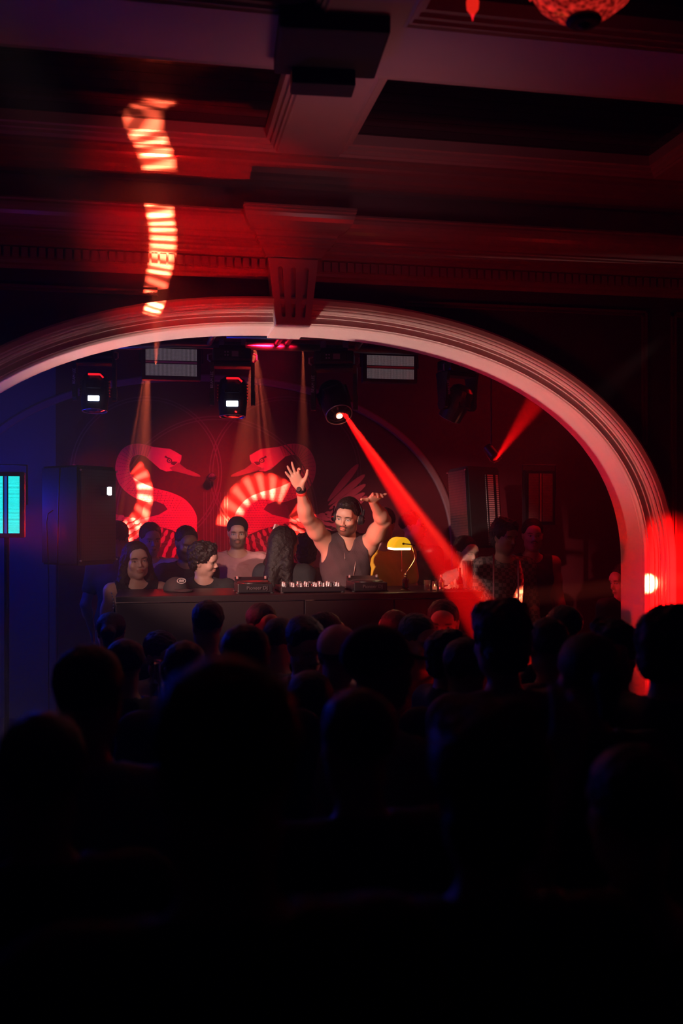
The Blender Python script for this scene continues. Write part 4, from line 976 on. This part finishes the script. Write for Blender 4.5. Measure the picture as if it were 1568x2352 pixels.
def default_pose():
    return dict(neck=(0, .02, 1.47), shL=(.19, .0, 1.425), shR=(-.19, .0, 1.425), elL=(.255, .04, 1.14), elR=(-.255, .04, 1.14), wrL=(.25, -.09, .91), wrR=(-.25, -.09, .91),
                chest=(0, .0, 1.28), waist=(0, .01, 1.08), hip=(0, .015, .95), head=(0, -.01, 1.655))
def make_person(name, loc, label, pose=None, yaw=0., head_rot=(0, 0, 0), tone=(.42, .24, .18), hair='short', hair_m=None, top='tee', top_m=None, h=.008, scale=1., hsc=1., fem=False,
                beard=0., mous=0., smile=False, build=1., group='dancing crowd', hands=None, cat='person', arms_r=1., trousers=True, capm=None, sleeve=.55, hh=None):
    """body (one continuous mesh, the thing itself) with hair and clothing as children; faces -Y at yaw 0, feet at loc"""
    J = {k: np.array(v, float)*scale for k, v in default_pose().items()}
    for k, v in (pose or {}).items(): J[k] = np.array(v, float)
    Hd = Head(J['head'], rotm(*head_rot), hsc); b = build*scale
    chest_r = np.array((.158 if not fem else .14, .108, .165))*b; waist_r = np.array((.138 if not fem else .118, .1, .15))*b; hip_r = np.array((.155 if not fem else .16, .115, .13))*b
    ch, wa, hp, nk = J['chest'], J['waist'], J['hip'], J['neck']
    def torso(S, g=0., k=.06):
        S.ell(ch, chest_r+g, k=k); S.ell(wa, waist_r+g, k=k); S.ell(hp, hip_r+g, k=k)
        for s in 'LR':
            sh = J['sh'+s]; S.cap(ch*.35+sh*.65+np.array((0, 0, -.03))*b, sh, .062*b+g, .05*b+g, k=k*.8)
            S.cap(nk+np.array((0, .01, .0)), sh+np.array((0, .005, .01))*b, .05*b+g, .042*b+g, k=k*.7)
        if fem:
            for s in (-1, 1): S.ell(ch+np.array((s*.065, -.085, -.02))*b, np.array((.06, .05, .055))*b+g, k=.03)
    ar = arms_r*b
    def arm(S, s, g=0., upto=1., k=.02):
        sh, el, wr = J['sh'+s], J['el'+s], J['wr'+s]
        if upto < 1: el2 = sh+(el-sh)*(upto+.12); S.cap(sh, el2, .056*ar+g, .052*ar+g, k=.035); return
        S.cap(sh, el, .054*ar+g, .039*ar+g, k=.035)
        m = sh*.5+el*.5; S.ell(m, np.array((.046, .046, .06))*ar+g, k=.03)
        S.cap(el, wr, .041*ar+g, .026*b+g, k=k); S.ell(el*.72+wr*.28, np.array((.038, .038, .045))*ar+g, k=.03)
    S = Shape(); torso(S); 
    S.cap(nk, Hd.w((0, .03, -.07)), .056*b*(.85 if fem else 1), .05*b*(.85 if fem else 1), k=.035)
    for s in 'LR': arm(S, s)
    for s in (-1, 1):
        kx = s*.1*scale; S.cap((s*.085*scale, hp[1], hp[2]-.06*scale), (kx, hp[1]-.02, .5*scale), .082*b, .055*b, k=.04); S.cap((kx, hp[1]-.02, .5*scale), (kx, hp[1]+.02, .09*scale), .054*b, .038*b, k=.03)
        S.cap((kx, hp[1]+.03, .045*scale), (kx*1.1, hp[1]-.14, .035*scale), .038*b, .032*b, k=.02)
    add_head(S, Hd, fem, smile)
    hands = hands or {}
    for s in 'LR':
        sg = 1 if s == 'L' else -1
        hd = hands.get(s) or dict(fwd=tuple(J['wr'+s]-J['el'+s]+np.array((0, -.0, -.05))), palm=(-sg, 0, .0), side=None)
        f = np.array(hd['fwd'], float); pl = np.array(hd['palm'], float)
        side = hd.get('side')
        if side is None:
            want = np.array((0, -1, .2)); side = 1 if np.cross(f, pl)@want > 0 else -1
        add_hand(S, J['wr'+s], f, pl, side, hd.get('curl', (.35, .4, .45, .5)), hd.get('spread', .08), hd.get('thumb', .5), sc=scale**.5)
    me, vert = mesh_shape(S, h, name); pigment(me, vert, Hd, tone, beard, mous=mous)
    body = finish(name, me, SK, None, True); body.location = loc; body.rotation_euler = (0, 0, yaw); tag(body, label, cat, group)
    hh = hh or min(h, .006)
    if hair: m_, _ = mesh_shape(hair_shape(hair, Hd), hh, 'hair'); finish('hair', m_, hair_m or HAIRM, body, True)
    if hair in ('cap', 'capback'): m_, _ = mesh_shape(cap_shape(Hd, hair == 'capback'), hh, 'cap'); finish('cap', m_, capm or mat('black_cap', (.01, .01, .012), .8), body, True)
    if top in ('tee', 'shirt', 'vest', 'tank'):
        T = Shape(); torso(T, .013, .07)
        T.ell(wa+np.array((0, 0, -.06))*scale, waist_r*np.array((1.06, 1.06, 1.0))+.014, k=.06)
        if top == 'tee':
            for s in 'LR':
                sh, el = J['sh'+s], J['el'+s]; d = el-sh; T.cap(sh, sh+d*sleeve, .066*ar, .064*ar, k=.03)
            T.bump(.0035, 26, .5).bump(.0015, 70, 1.)
            for s in 'LR':
                sh, el = J['sh'+s], J['el'+s]; d = (el-sh); q = sh+d*sleeve
                T.ell(q+d*.42, np.array((.085, .085, .085))*ar, k=.004, op='-')
        elif top == 'shirt':
            for s in 'LR':
                T.cap(J['sh'+s], J['el'+s], .066*ar, .052*ar, k=.03); T.cap(J['el'+s], J['wr'+s]*.95+J['el'+s]*.05, .052*ar, .034*b, k=.02)
            T.bump(.004, 28, .5)
        elif top in ('tank', 'vest'):
            T.bump(.003 if top == 'tank' else .0045, 24, .5)
            for s in 'LR':
                sg = 1 if s == 'L' else -1; sh = J['sh'+s]; T.ell(sh+np.array((sg*(.04 if top == 'tank' else .066), 0, -.03))*b, np.array((.085, .15, .14))*b, k=.012, op='-')
        T.clip(hp+np.array((0, 0, -.08))*scale, (0, 0, -1))
        if top != 'vest':
            rr = .082 if top == 'tee' else .095; T.ell(nk+np.array((0, -.035, .045))*b, np.array((rr, rr+.01, .062 if top != 'tank' else .09))*b, k=.006, op='-')
        else:
            T.ell(nk+np.array((0, -.09, .03))*b, np.array((.03, .1, .085))*b, k=.01, op='-')
            T.ell(nk+np.array((0, .03, .05))*b, np.array((.062, .07, .1))*b, k=.01, op='-')
        m_, _ = mesh_shape(T, h, 't_shirt'); finish({'tee': 't_shirt', 'shirt': 'shirt', 'vest': 'vest', 'tank': 'tank_top'}[top], m_, top_m, body, True)
    if trousers:
        T = Shape(); T.ell(hp+np.array((0, 0, -.01)), hip_r+.008, k=.04)
        for s in (-1, 1):
            kx = s*.1*scale; T.cap((s*.085*scale, hp[1], hp[2]-.06*scale), (kx, hp[1]-.02, .5*scale), .092*b, .066*b, k=.03); T.cap((kx, hp[1]-.02, .5*scale), (kx, hp[1]+.02, .1*scale), .066*b, .056*b, k=.02)
        T.clip(hp+np.array((0, 0, .06))*scale, (0, 0, 1)); m_, _ = mesh_shape(T, max(h, .009), 'trousers'); finish('trousers', m_, mat('dark_denim', (.02, .02, .028), .8), body, True)
    body['_d'] = 0
    del body['_d']
    return body, J, Hd
def lc(p, base): return np.array(p)-np.array(base)
SF = .4
BLKT = mat('black_cotton', (.012, .012, .014), .85, var=.2, scale=120, bump=.3)
MAUVE = mat('dusty_pink_cotton', (.50, .25, .25), .85, var=.06, scale=120, bump=.3)
WHT = mat('white_cotton', (.5, .42, .42), .85, var=.06, scale=120, bump=.2)
YEL2 = mat('yellow_cotton', (.75, .42, .03), .85, var=.06, scale=120, bump=.3)
GREY = mat('grey_cotton', (.2, .16, .16), .85, var=.1, scale=120, bump=.3)
REDC = mat('red_cotton', (.3, .03, .03), .85, var=.1, scale=120, bump=.3)
DARKV = mat('dark_vest_cloth', (.05, .032, .038), .8, var=.15, scale=150, bump=.4)

# --- the performer with both arms up
base = pt(802, 1188, 6.42); base.z = SF
def dj(px, py, Y): return lc(pt(px, py, Y), base)
pose = dict(head=dj(797, 1190, 6.38), neck=dj(797, 1246, 6.48), shR=dj(745, 1243, 6.46), shL=dj(846, 1252, 6.46), elR=dj(703, 1186, 6.26), elL=dj(881, 1196, 6.26),
            wrR=dj(690, 1122, 6.12), wrL=dj(855, 1150, 6.08), chest=dj(793, 1300, 6.5), waist=dj(797, 1366, 6.5), hip=dj(800, 1412, 6.52))
djo, J, Hd = make_person('person', base, 'bearded performer in black sleeveless vest with both arms raised', pose, 0, (R(-27), R(9), R(7)), (.55, .30, .22), 'swept', None, 'vest', DARKV,
    h=.0048, scale=1.0, hsc=.98, beard=.8, mous=.92, build=1.02, arms_r=1.12, group='people on the stage', hh=.004,
    hands=dict(R=dict(fwd=(-.45, -.12, .9), palm=(.1, -1, -.1), side=1, curl=(.62, .12, .1, .12), spread=.3, thumb=.75), L=dict(fwd=(.12, -.9, .35), palm=(-.1, -.45, -1), side=None, curl=(.3, .35, .3, .05), spread=.3, thumb=1.2)))
# vest zipper, collar
def surf_tube(name, pts, r, m, parent):
    bm = bmesh.new(); btube(bm, pts, r, 8); return from_bm(name, bm, m, parent, True)
vest = [c for c in djo.children if c.name.startswith('vest')][0]
n_ = J['neck']; c_ = J['chest']; w_ = J['waist']
S = Shape()
ang = np.linspace(-2.3, 2.3, 15)
for a, a2 in zip(ang, ang[1:]):
    q = lambda t: n_+np.array((.088*math.sin(t), .012+.078*math.cos(t), .062-.02*math.cos(t)+.01*abs(t)*0-(.1*max(0, abs(t)-.9))))
    S.cap(q(a), q(a2), .027, .027, k=.012)
S.bump(.003, 60); m_, _ = mesh_shape(S, .005, 'collar'); finish('collar', m_, DARKV, vest, True)
ZIP = mat('zip_metal', (.35, .26, .24), .35, .7)
def on_torso(x, z):
    # a point just outside the vest's front
    y0 = min(-.0, 0); best = None
    for (ce, rr) in ((c_, (.17, .121, .178)), (w_, (.155, .117, .165))):
        q = 1-((x-ce[0])/rr[0])**2-((z-ce[2])/rr[2])**2
        if q > 0: y = ce[1]-rr[1]*math.sqrt(q); best = y if best is None else min(best, y)
    return (x, (best if best is not None else c_[1]-.1)-.006, z)
surf_tube('zipper', [on_torso(n_[0]+.04-.045*t, n_[2]-.1-.3*t) for t in np.linspace(0, 1, 9)], .0022, ZIP, vest)
surf_tube('zipper_edge', [on_torso(n_[0]-.035, n_[2]-.06-.05*t) for t in np.linspace(0, 1, 5)], .0018, ZIP, vest)
for s in (-1, 1):
    surf_tube('pocket_seam', [on_torso(c_[0]+s*(.03+.1*t), c_[2]-.09+.02*t) for t in np.linspace(0, 1, 6)], .003, DARKV, vest)
# headphones
hp_ = empty('headphones', Vector(tuple(Hd.p))+base, 'black over-ear headphones worn by the performer', 'headphones', None, Matrix(Hd.R.tolist()).to_euler())
bm = bmesh.new(); btube(bm, [(.098*math.sin(a), .028, .005+.128*math.cos(a)) for a in np.linspace(-1.5, 1.5, 17)], .0065, 8)
for v in bm.verts: v.co.y = .028+(v.co.y-.028)*2.1
from_bm('headband', bm, BLACKP, hp_, True)
for s in (-1, 1):
    bm = bmesh.new(); bcyl(bm, (s*.086, .02, -.005), (s*.104, .022, -.005), .033, .03, 24); bcyl(bm, (s*.104, .022, -.005), (s*.11, .022, -.005), .024, .02, 24); c = from_bm('ear_cup', bm, BLACKP, hp_)
    bm = bmesh.new(); bcyl(bm, (s*.078, .02, -.005), (s*.088, .02, -.005), .034, .034, 24); from_bm('ear_pad', bm, BLACKR, c)
    bm = bmesh.new(); bsph(bm, (s*.111, .028, .0), .0035, 8, 6); from_bm('rivet', bm, STEEL, c)
    bm = bmesh.new(); bbox(bm, (s*.103, .028, .045), (.008, .016, .04), bevel=.003); from_bm('slider', bm, BLACKP, hp_)
# watch and wristband on the raised right wrist
wr = J['wrR']; ax_ = (J['elR']-wr)/np.linalg.norm(J['elR']-wr)
def band(name, q0, L, r, m, label, cat, extra=None):
    a = Vector(tuple(wr+ax_*q0))+base; b2 = Vector(tuple(wr+ax_*(q0+L)))+base
    t = empty(name, a, label, cat)
    bm = bmesh.new(); bcyl(bm, (0, 0, 0), b2-a, r, r+.0015, 28); s_ = from_bm('strap', bm, m, t)
    return t, a, b2
t, a, b2 = band('wristwatch', -.002, .018, .0315, BLACKR, 'black wristwatch on the performer\'s raised wrist', 'watch')
bm = bmesh.new(); bcyl(bm, (b2-a)/2+Vector((-.014, -.024, 0)), (b2-a)/2+Vector((-.019, -.034, .001)), .016, .014, 24); from_bm('watch_case', bm, BLACKR, t)
bm = bmesh.new(); bbox(bm, (b2-a)/2+Vector((.012, -.031, 0)), (.006, .004, .018)); from_bm('buckle', bm, STEEL, t)
t, a, b2 = band('wristband', .024, .014, .0325, mat('red_paper_band', (.7, .04, .03), .6), 'red paper wristband with a white end below the watch', 'wristband')
bm = bmesh.new(); bbox(bm, (b2-a)/2+Vector((-.017, -.027, 0)), (.02, .004, .015), Euler((0, 0, R(-32)))); from_bm('white_end', bm, WHT, t)

def stage_person(px, py, Y, label, **kw):
    p = pt(px, py, Y); floor = SF if Y > 5.9 else 0.
    sc = (p.z-floor)/1.655; hs = kw.pop('hsc', .98); base = Vector((p.x, p.y, floor))
    return make_person('person', base, label, scale=sc, hsc=hs, group='people on the stage', **kw)
# --- man in the dusty pink tee with backwards cap
o, _, _ = stage_person(545, 1226, 7.55, 'bearded man in a dusty pink tee and a dark cap standing behind the booth', head_rot=(R(-5), R(4), 0), tone=(.50, .29, .21), hair='capback', top='tee', top_m=MAUVE,
    h=.0058, hsc=.93, beard=.6, mous=.75, build=1.05, hh=.005)
# --- smiling woman with long dark hair
o, JW, HW = stage_person(313, 1290, 6.62, 'smiling woman with long dark hair and silver necklace at the booth\'s left end', head_rot=(R(8), R(-2), R(-4)), tone=(.55, .33, .27), hair='long', top='tank', top_m=BLKT, fem=True, smile=True,
    h=.0058, hsc=1.0, hh=.005, yaw=R(6))
nl = empty('necklace', o.location+Vector(tuple(JW['neck'])), 'thin silver necklace with pendant on the smiling woman', 'necklace')
bm = bmesh.new(); btube(bm, [(.055*math.sin(a), -.06-.055*math.cos(a)*.6, -.01-.075*math.cos(a)) for a in np.linspace(-1.2, 1.2, 13)], .0016, 6); from_bm('chain', bm, STEEL, nl, True)
bm = bmesh.new(); bsph(bm, (0, -.1, -.09), (.006, .003, .012), 10, 8); from_bm('pendant', bm, STEEL, nl)
ss_ = empty('bag_chain', o.location+Vector((-.15, -.13, 0)), 'beaded silver shoulder chain on the smiling woman', 'bag chain')
for k in range(16):
    bm = bmesh.new(); bsph(bm, (.01*math.sin(k*.4)-.0, -.02-.01*math.sin(k*.2), JW['neck'][2]-.04-.019*k), (.0045, .0045, .007), 8, 6); from_bm('bead', bm, STEEL, ss_)
# --- the rest of the people on the stage
stage_person(428, 1250, 7.15, 'bearded man in a black top looking down between the woman and the pink tee man', head_rot=(R(6), R(14), 0), tone=(.16, .08, .06), hair='fade', top='tee', top_m=BLKT, beard=.9, mous=.9, h=.0075, hsc=.98, yaw=R(10))
q, JL, HL = stage_person(468, 1288, 6.75, 'person with tousled dark hair bent low and turned right beside the pink tee man', head_rot=(R(62), R(10), R(-18)), tone=(.45, .25, .2), hair='curly', top='tee', top_m=BLKT, h=.007, hsc=.9, hh=.0055)
stage_person(346, 1242, 7.75, 'young man with short hair and pale shirt close to the mural, behind the smiling woman', head_rot=(R(14), R(4), 0), tone=(.42, .22, .17), hair='short', top='tee', top_m=WHT, h=.008, hsc=1.0)
stage_person(270, 1240, 7.35, 'dark figure by the edge of the left speaker, seen from behind', yaw=R(160), tone=(.2, .1, .08), hair='short', top='tee', top_m=BLKT, h=.009)
oF, JF, HF = stage_person(652, 1252, 7.0, 'dark-haired person holding up a folding fan left of the performer', yaw=R(150), head_rot=(R(-25), R(10), 0), tone=(.42, .22, .18), hair='long', top='tee', top_m=BLKT, h=.0075,
    pose=None)
stage_person(702, 1268, 7.45, 'dark-haired person in a grey top partly hidden by the performer\'s arm', yaw=R(175), tone=(.4, .22, .18), hair='curly', top='tee', top_m=GREY, h=.009)
stage_person(880, 1208, 7.3, 'person in a yellow tee behind the performer and the banker lamp', head_rot=(R(-30), 0, 0), tone=(.45, .24, .18), hair='short', top='tee', top_m=YEL2, h=.0065, sleeve=.6)
stage_person(948, 1212, 7.7, 'person caught in the red beam right of the yellow tee', head_rot=(R(55), R(-4), 0), tone=(.55, .3, .25), hair='short', top='tee', top_m=GREY, h=.007)
stage_person(1222, 1232, 7.25, 'moustached man in a dark open-neck shirt on the right side of the stage', head_rot=(R(-14), R(-2), 0), tone=(.5, .28, .22), hair='short', top='tank', top_m=BLKT, mous=.95, beard=.3, h=.007, hsc=.98)
CHK = bpy.data.materials.new('checkered_cloth'); CHK.use_nodes = True; nt = CHK.node_tree; b_ = nt.nodes['Principled BSDF']; b_.inputs['Roughness'].default_value = .8
ck = nt.nodes.new('ShaderNodeTexChecker'); ck.inputs['Scale'].default_value = 38; ck.inputs['Color1'].default_value = (.12, .09, .09, 1); ck.inputs['Color2'].default_value = (.02, .015, .015, 1)
tc = nt.nodes.new('ShaderNodeTexCoord'); nt.links.new(tc.outputs['Object'], ck.inputs['Vector']); nt.links.new(ck.outputs['Color'], b_.inputs['Base Color'])
stage_person(1158, 1236, 6.9, 'person in a checkered shirt beside the microphone stands', head_rot=(R(20), R(6), 0), tone=(.2, .1, .08), hair='curly', top='shirt', top_m=CHK, h=.008)
stage_person(1070, 1272, 7.3, 'person glimpsed behind the straw glass under the right speaker', head_rot=(R(20), R(4), 0), tone=(.45, .24, .2), hair='short', top='tee', top_m=GREY, h=.009)
stage_person(1432, 1338, 6.35, 'person in profile half hidden behind the right side of the arch', head_rot=(R(-80), R(5), 0), tone=(.45, .24, .2), hair='short', top='tee', top_m=BLKT, h=.009)
# folding fan held up by the dark-haired person
fc = pt(612, 1272, 7.05); t = empty('hand_fan', fc, 'half-open folding fan with a pale outer stick held up on the stage', 'fan')
for k in range(9):
    a = R(74-k*3.2); bm = bmesh.new(); bbox(bm, (math.cos(a)*.11, .004*k, math.sin(a)*.11), (.22, .003, .012 if k == 0 else .007), Matrix.Rotation(-a, 4, 'Y'))
    from_bm('fan_stick', bm, WHT if k == 0 else mat('fan_sticks', (.25, .08, .07), .6), t)
A_ = []; bm = bmesh.new()
for k in range(19):
    a = R(74-k*1.45); y = .002*k+(.006 if k % 2 else 0); A_.append((bm.verts.new((math.cos(a)*.12, y, math.sin(a)*.12)), bm.verts.new((math.cos(a)*.225, y, math.sin(a)*.225))))
for p0, p1 in zip(A_, A_[1:]): bm.faces.new((p0[0], p0[1], p1[1], p1[0]))
from_bm('fan_leaf', bm, mat('fan_leaf_paper', (.3, .05, .05), .7), t)
# black cap with an oval patch lying on the booth
cp = on(404, 6.1); t = empty('baseball_cap', cp, 'black cap with an oval white outline patch lying on the booth', 'cap', rot=(0, 0, R(25)))
S = Shape(); S.ell((0, 0, .0), (.075, .09, .085)); S.clip((0, 0, .0), (0, 0, -1)); S.ell((0, -.1, .008), (.06, .07, .007), k=.01); m_, _ = mesh_shape(S, .006, 'crown'); finish('crown', m_, BLKT, t, True)
bm = bmesh.new(); btube(bm, [(.028*math.cos(a), -.086-.0, .045+.016*math.sin(a)) for a in np.linspace(0, 2*math.pi, 25)[:-1]], .0016, 6, close=True)
pw = from_bm('oval_patch', bm, mat('patch_thread', (.5, .42, .42), .7), t); pw.rotation_euler = (R(-14), 0, 0)
for k in range(6):
    bm = bmesh.new(); bbox(bm, (-.015+k*.006, -.0875, .045), (.0022, .002, .014+.004*(k % 2)), Euler((0, R(18), 0))); from_bm('stitched_stroke', bm, MC['patch_thread'], pw)

# ------------------------------------------------------------------ the crowd on the floor
TOPS = [BLKT, GREY, BLKT, mat('navy_cotton', (.02, .025, .05), .85), mat('brown_cotton', (.12, .06, .05), .85), BLKT]
PROTO = {}
def proto(kind):
    if kind not in PROTO:
        hair, fem, capm, h = {'short': ('short', False, None, .011), 'fade': ('fade', False, None, .011), 'curly': ('curly', False, None, .010), 'long': ('long', True, None, .010),
                              'cap': ('cap', False, None, .010), 'swept': ('swept', False, None, .011), 'tied': ('tied', True, None, .011)}[kind]
        PROTO[kind] = [make_person('person', (0, 0, 0), 'x', tone=(.3, .16, .12), hair=hair, top='tee', top_m=BLKT, fem=fem, h=h, capm=capm, hh=.008, beard=.6 if kind in ('short', 'fade') else 0)[0], False]
    return PROTO[kind]
def crowd(kind, px, py, t, yaw, label, topm=None, group='dancing crowd'):
    pr = proto(kind); c = ptd(px, py, t)
    if pr[1]: o = copy_tree(pr[0])
    else: o = pr[0]; pr[1] = True
    s = c.z/1.655; o.location = (c.x, c.y, 0); o.scale = (min(max(s, .92), 1.06),)*2+(s,); o.rotation_euler = (0, 0, yaw); tag(o, label, 'person', group)
    if topm:
        for ch in o.children:
            if ch.name.startswith('t_shirt'): ch.data = ch.data.copy(); ch.data.materials.clear(); ch.data.materials.append(topm)
    return o
B_ = math.pi
CR = [('short', 515, 1790, 1.2, B_+.1, 'largest dark head and shoulders in the foreground, left of centre', None),
 ('curly', 1122, 1835, 1.52, B_-.1, 'round dark head low in the foreground right of centre', None),
 ('short', 820, 1722, 2.15, B_+.2, 'dark head in the foreground behind the capped dancer', None),
 ('short', 205, 1612, 2.4, B_-.3, 'dark broad head at lower left in front of the blue haze', GREY),
 ('fade', 285, 1532, 4.05, B_+.4, 'dim head with a lit ear edge below the left speaker', None),
 ('fade', 424, 1545, 3.65, B_, 'short-cropped dark head left of the tall wide one', None),
 ('short', 562, 1530, 3.2, B_+.05, 'wide dark head below the pink tee man', None),
 ('long', 712, 1612, 3.58, B_-.2, 'person with long wavy hair below the smiling dancer', None),
 ('cap', 866, 1545, 2.85, B_-1.25, 'dancer in a dark cap with the brim pointing left', GREY),
 ('curly', 1030, 1515, 4.3, B_-1.3, 'curly-haired dancer in profile facing left under the beam', None),
 ('short', 1068, 1545, 3.6, B_-.5, 'dark-haired dancer pressed to the left of the tallest head', TOPS[3]),
 ('curly', 1150, 1482, 3.25, B_+.15, 'tallest dancer on the right, head rising into the red beam', TOPS[4]),
 ('short', 1258, 1492, 4.0, B_-.1, 'dark head just right of the tallest dancer', TOPS[4]),
 ('fade', 1293, 1450, 4.6, B_+.3, 'dim reddish head behind the two tall dancers', None),
 ('curly', 1410, 1512, 3.6, -.5, 'curly-haired dancer with glasses near the right side of the arch', None),
 ('curly', 1540, 1500, 3.05, B_-1.2, 'curly-haired dancer in profile at the right edge', None),
 ('short', 95, 1800, 1.85, B_+.2, 'dark figure at the bottom left corner', None),
 ('short', 1445, 1905, 1.75, B_+.1, 'dark dancer at bottom right raising a bare arm', None),
 ('tied', 255, 1455, 5.3, B_-.1, 'dark figure standing directly in front of the booth\'s left end', None),
 ('short', 476, 1440, 4.85, B_+.2, 'dim head in front of the booth below the leaning person', None),
 ('short', 602, 1440, 5.3, .5, 'dim bearded face in front of the booth below the pink tee man', None),
 ('swept', 642, 1480, 4.6, B_-.4, 'dancer in a grey tee seen over the wide head', GREY),
 ('short', 748, 1462, 5.0, B_-1.2, 'dancer in a red shirt turned right behind the smiling dancer', REDC),
 ('fade', 905, 1450, 5.3, B_+.3, 'dim figure in front of the booth below the banker lamp', None),
 ('tied', 1350, 1560, 2.75, B_, 'dark figure left of the dancer with glasses', None)]
for a in CR: crowd(*a)
# lit dancers with their own faces
def dancer(px, py, t, label, **kw):
    c = ptd(px, py, t); return make_person('person', Vector((c.x, c.y, 0)), label, scale=c.z/1.655, group='dancing crowd', **kw)
dancer(702, 1487, 4.22, 'smiling moustached dancer in a mauve tee looking down in front of the booth', head_rot=(R(16), R(16), R(-6)), tone=(.4, .2, .15), hair='swept', top='tee', top_m=mat('mauve_cotton', (.28, .14, .15), .85), mous=.9, smile=True, h=.007, hsc=.95)
dancer(776, 1512, 3.9, 'dancer in a cream baseball cap in the middle of the crowd', yaw=B_-.4, head_rot=(0, 0, 0), tone=(.4, .2, .15), hair='cap', capm=mat('cream_cap', (.75, .55, .45), .8), top='tee', top_m=BLKT, h=.008, hsc=.92)
dancer(1016, 1436, 5.12, 'dancer with a red-lit forehead facing the camera under the beam', head_rot=(R(-20), R(4), 0), tone=(.5, .28, .22), hair='fade', top='tee', top_m=BLKT, beard=.7, h=.008)
dancer(962, 1478, 4.75, 'moustached dancer left of the curly profile, lit dim red', head_rot=(R(25), R(4), 0), tone=(.42, .22, .17), hair='short', top='tee', top_m=REDC, mous=.9, h=.008)
dancer(372, 1512, 5.2, 'bearded dancer in a white shirt holding a bottle at left', head_rot=(R(40), R(10), 0), tone=(.42, .25, .22), hair='short', top='tee', top_m=WHT, beard=.95, mous=.9, h=.0075)
bt = ptd(361, 1580, 4.0); t = empty('beer_bottle', bt-Vector((0, 0, .1)), 'glass bottle held upright in front of the white-shirted dancer', 'bottle')
bm = bmesh.new(); blathe(bm, [(0, 0), (.028, 0), (.03, .005), (.03, .11), (.013, .16), (.012, .2), (.014, .202), (.014, .212), (0, .212)], n=24); from_bm('bottle_body', bm, GLS, t, False)
# glasses of the curly-haired dancer
go = [o for o in COL.objects if o.get('label', '').startswith('curly-haired dancer with glasses')][0]
t = empty('glasses', go.location+Vector((0, 0, 1.655*go.scale[2])), 'thin framed glasses on the curly-haired dancer by the arch', 'glasses', rot=(0, 0, -.5))
for s in (-1, 1):
    bm = bmesh.new(); btube(bm, [(s*.032+.024*math.cos(a), -.105, .002+.02*math.sin(a)) for a in np.linspace(0, 2*math.pi, 21)[:-1]], .0016, 6, close=True); rim_ = from_bm('rim', bm, STEEL, t)
    bm = bmesh.new(); btube(bm, [(s*.056, -.105, .006), (s*.08, -.06, .006), (s*.082, .01, .004)], .0016, 6); from_bm('temple', bm, STEEL, t)
# the raised bare arm at the lower right belongs to a dancer of its own
ao = [o for o in COL.objects if o.get('label', '').startswith('dark dancer at bottom right')][0]
bs = Vector((ao.location.x, ao.location.y, 0))
for o in [ao]+list(ao.children): pass
lab = ao['label']
for ch in list(ao.children): bpy.data.objects.remove(ch)
bpy.data.objects.remove(ao)
bz = ptd(1450, 1905, 1.87); bs = Vector((bz.x, bz.y, 0)); L_ = lambda px, py, t: lc(ptd(px, py, t), bs)
make_person('person', bs, lab, pose=dict(head=L_(1450, 1880, 1.87), shL=L_(1640, 2170, 1.92), shR=L_(1330, 2190, 1.83), elR=L_(1200, 2040, 1.74), wrR=L_(1300, 1770, 1.82), neck=L_(1460, 2120, 1.9)), scale=.93,
    tone=(.5, .28, .22), hair='short', top='tank', top_m=BLKT, h=.009, group='dancing crowd', head_rot=(B_, 0, 0), hands=dict(R=dict(fwd=(.12, .1, 1), palm=(0, 1, 0), side=1, curl=(.2, .3, .3, .4))))
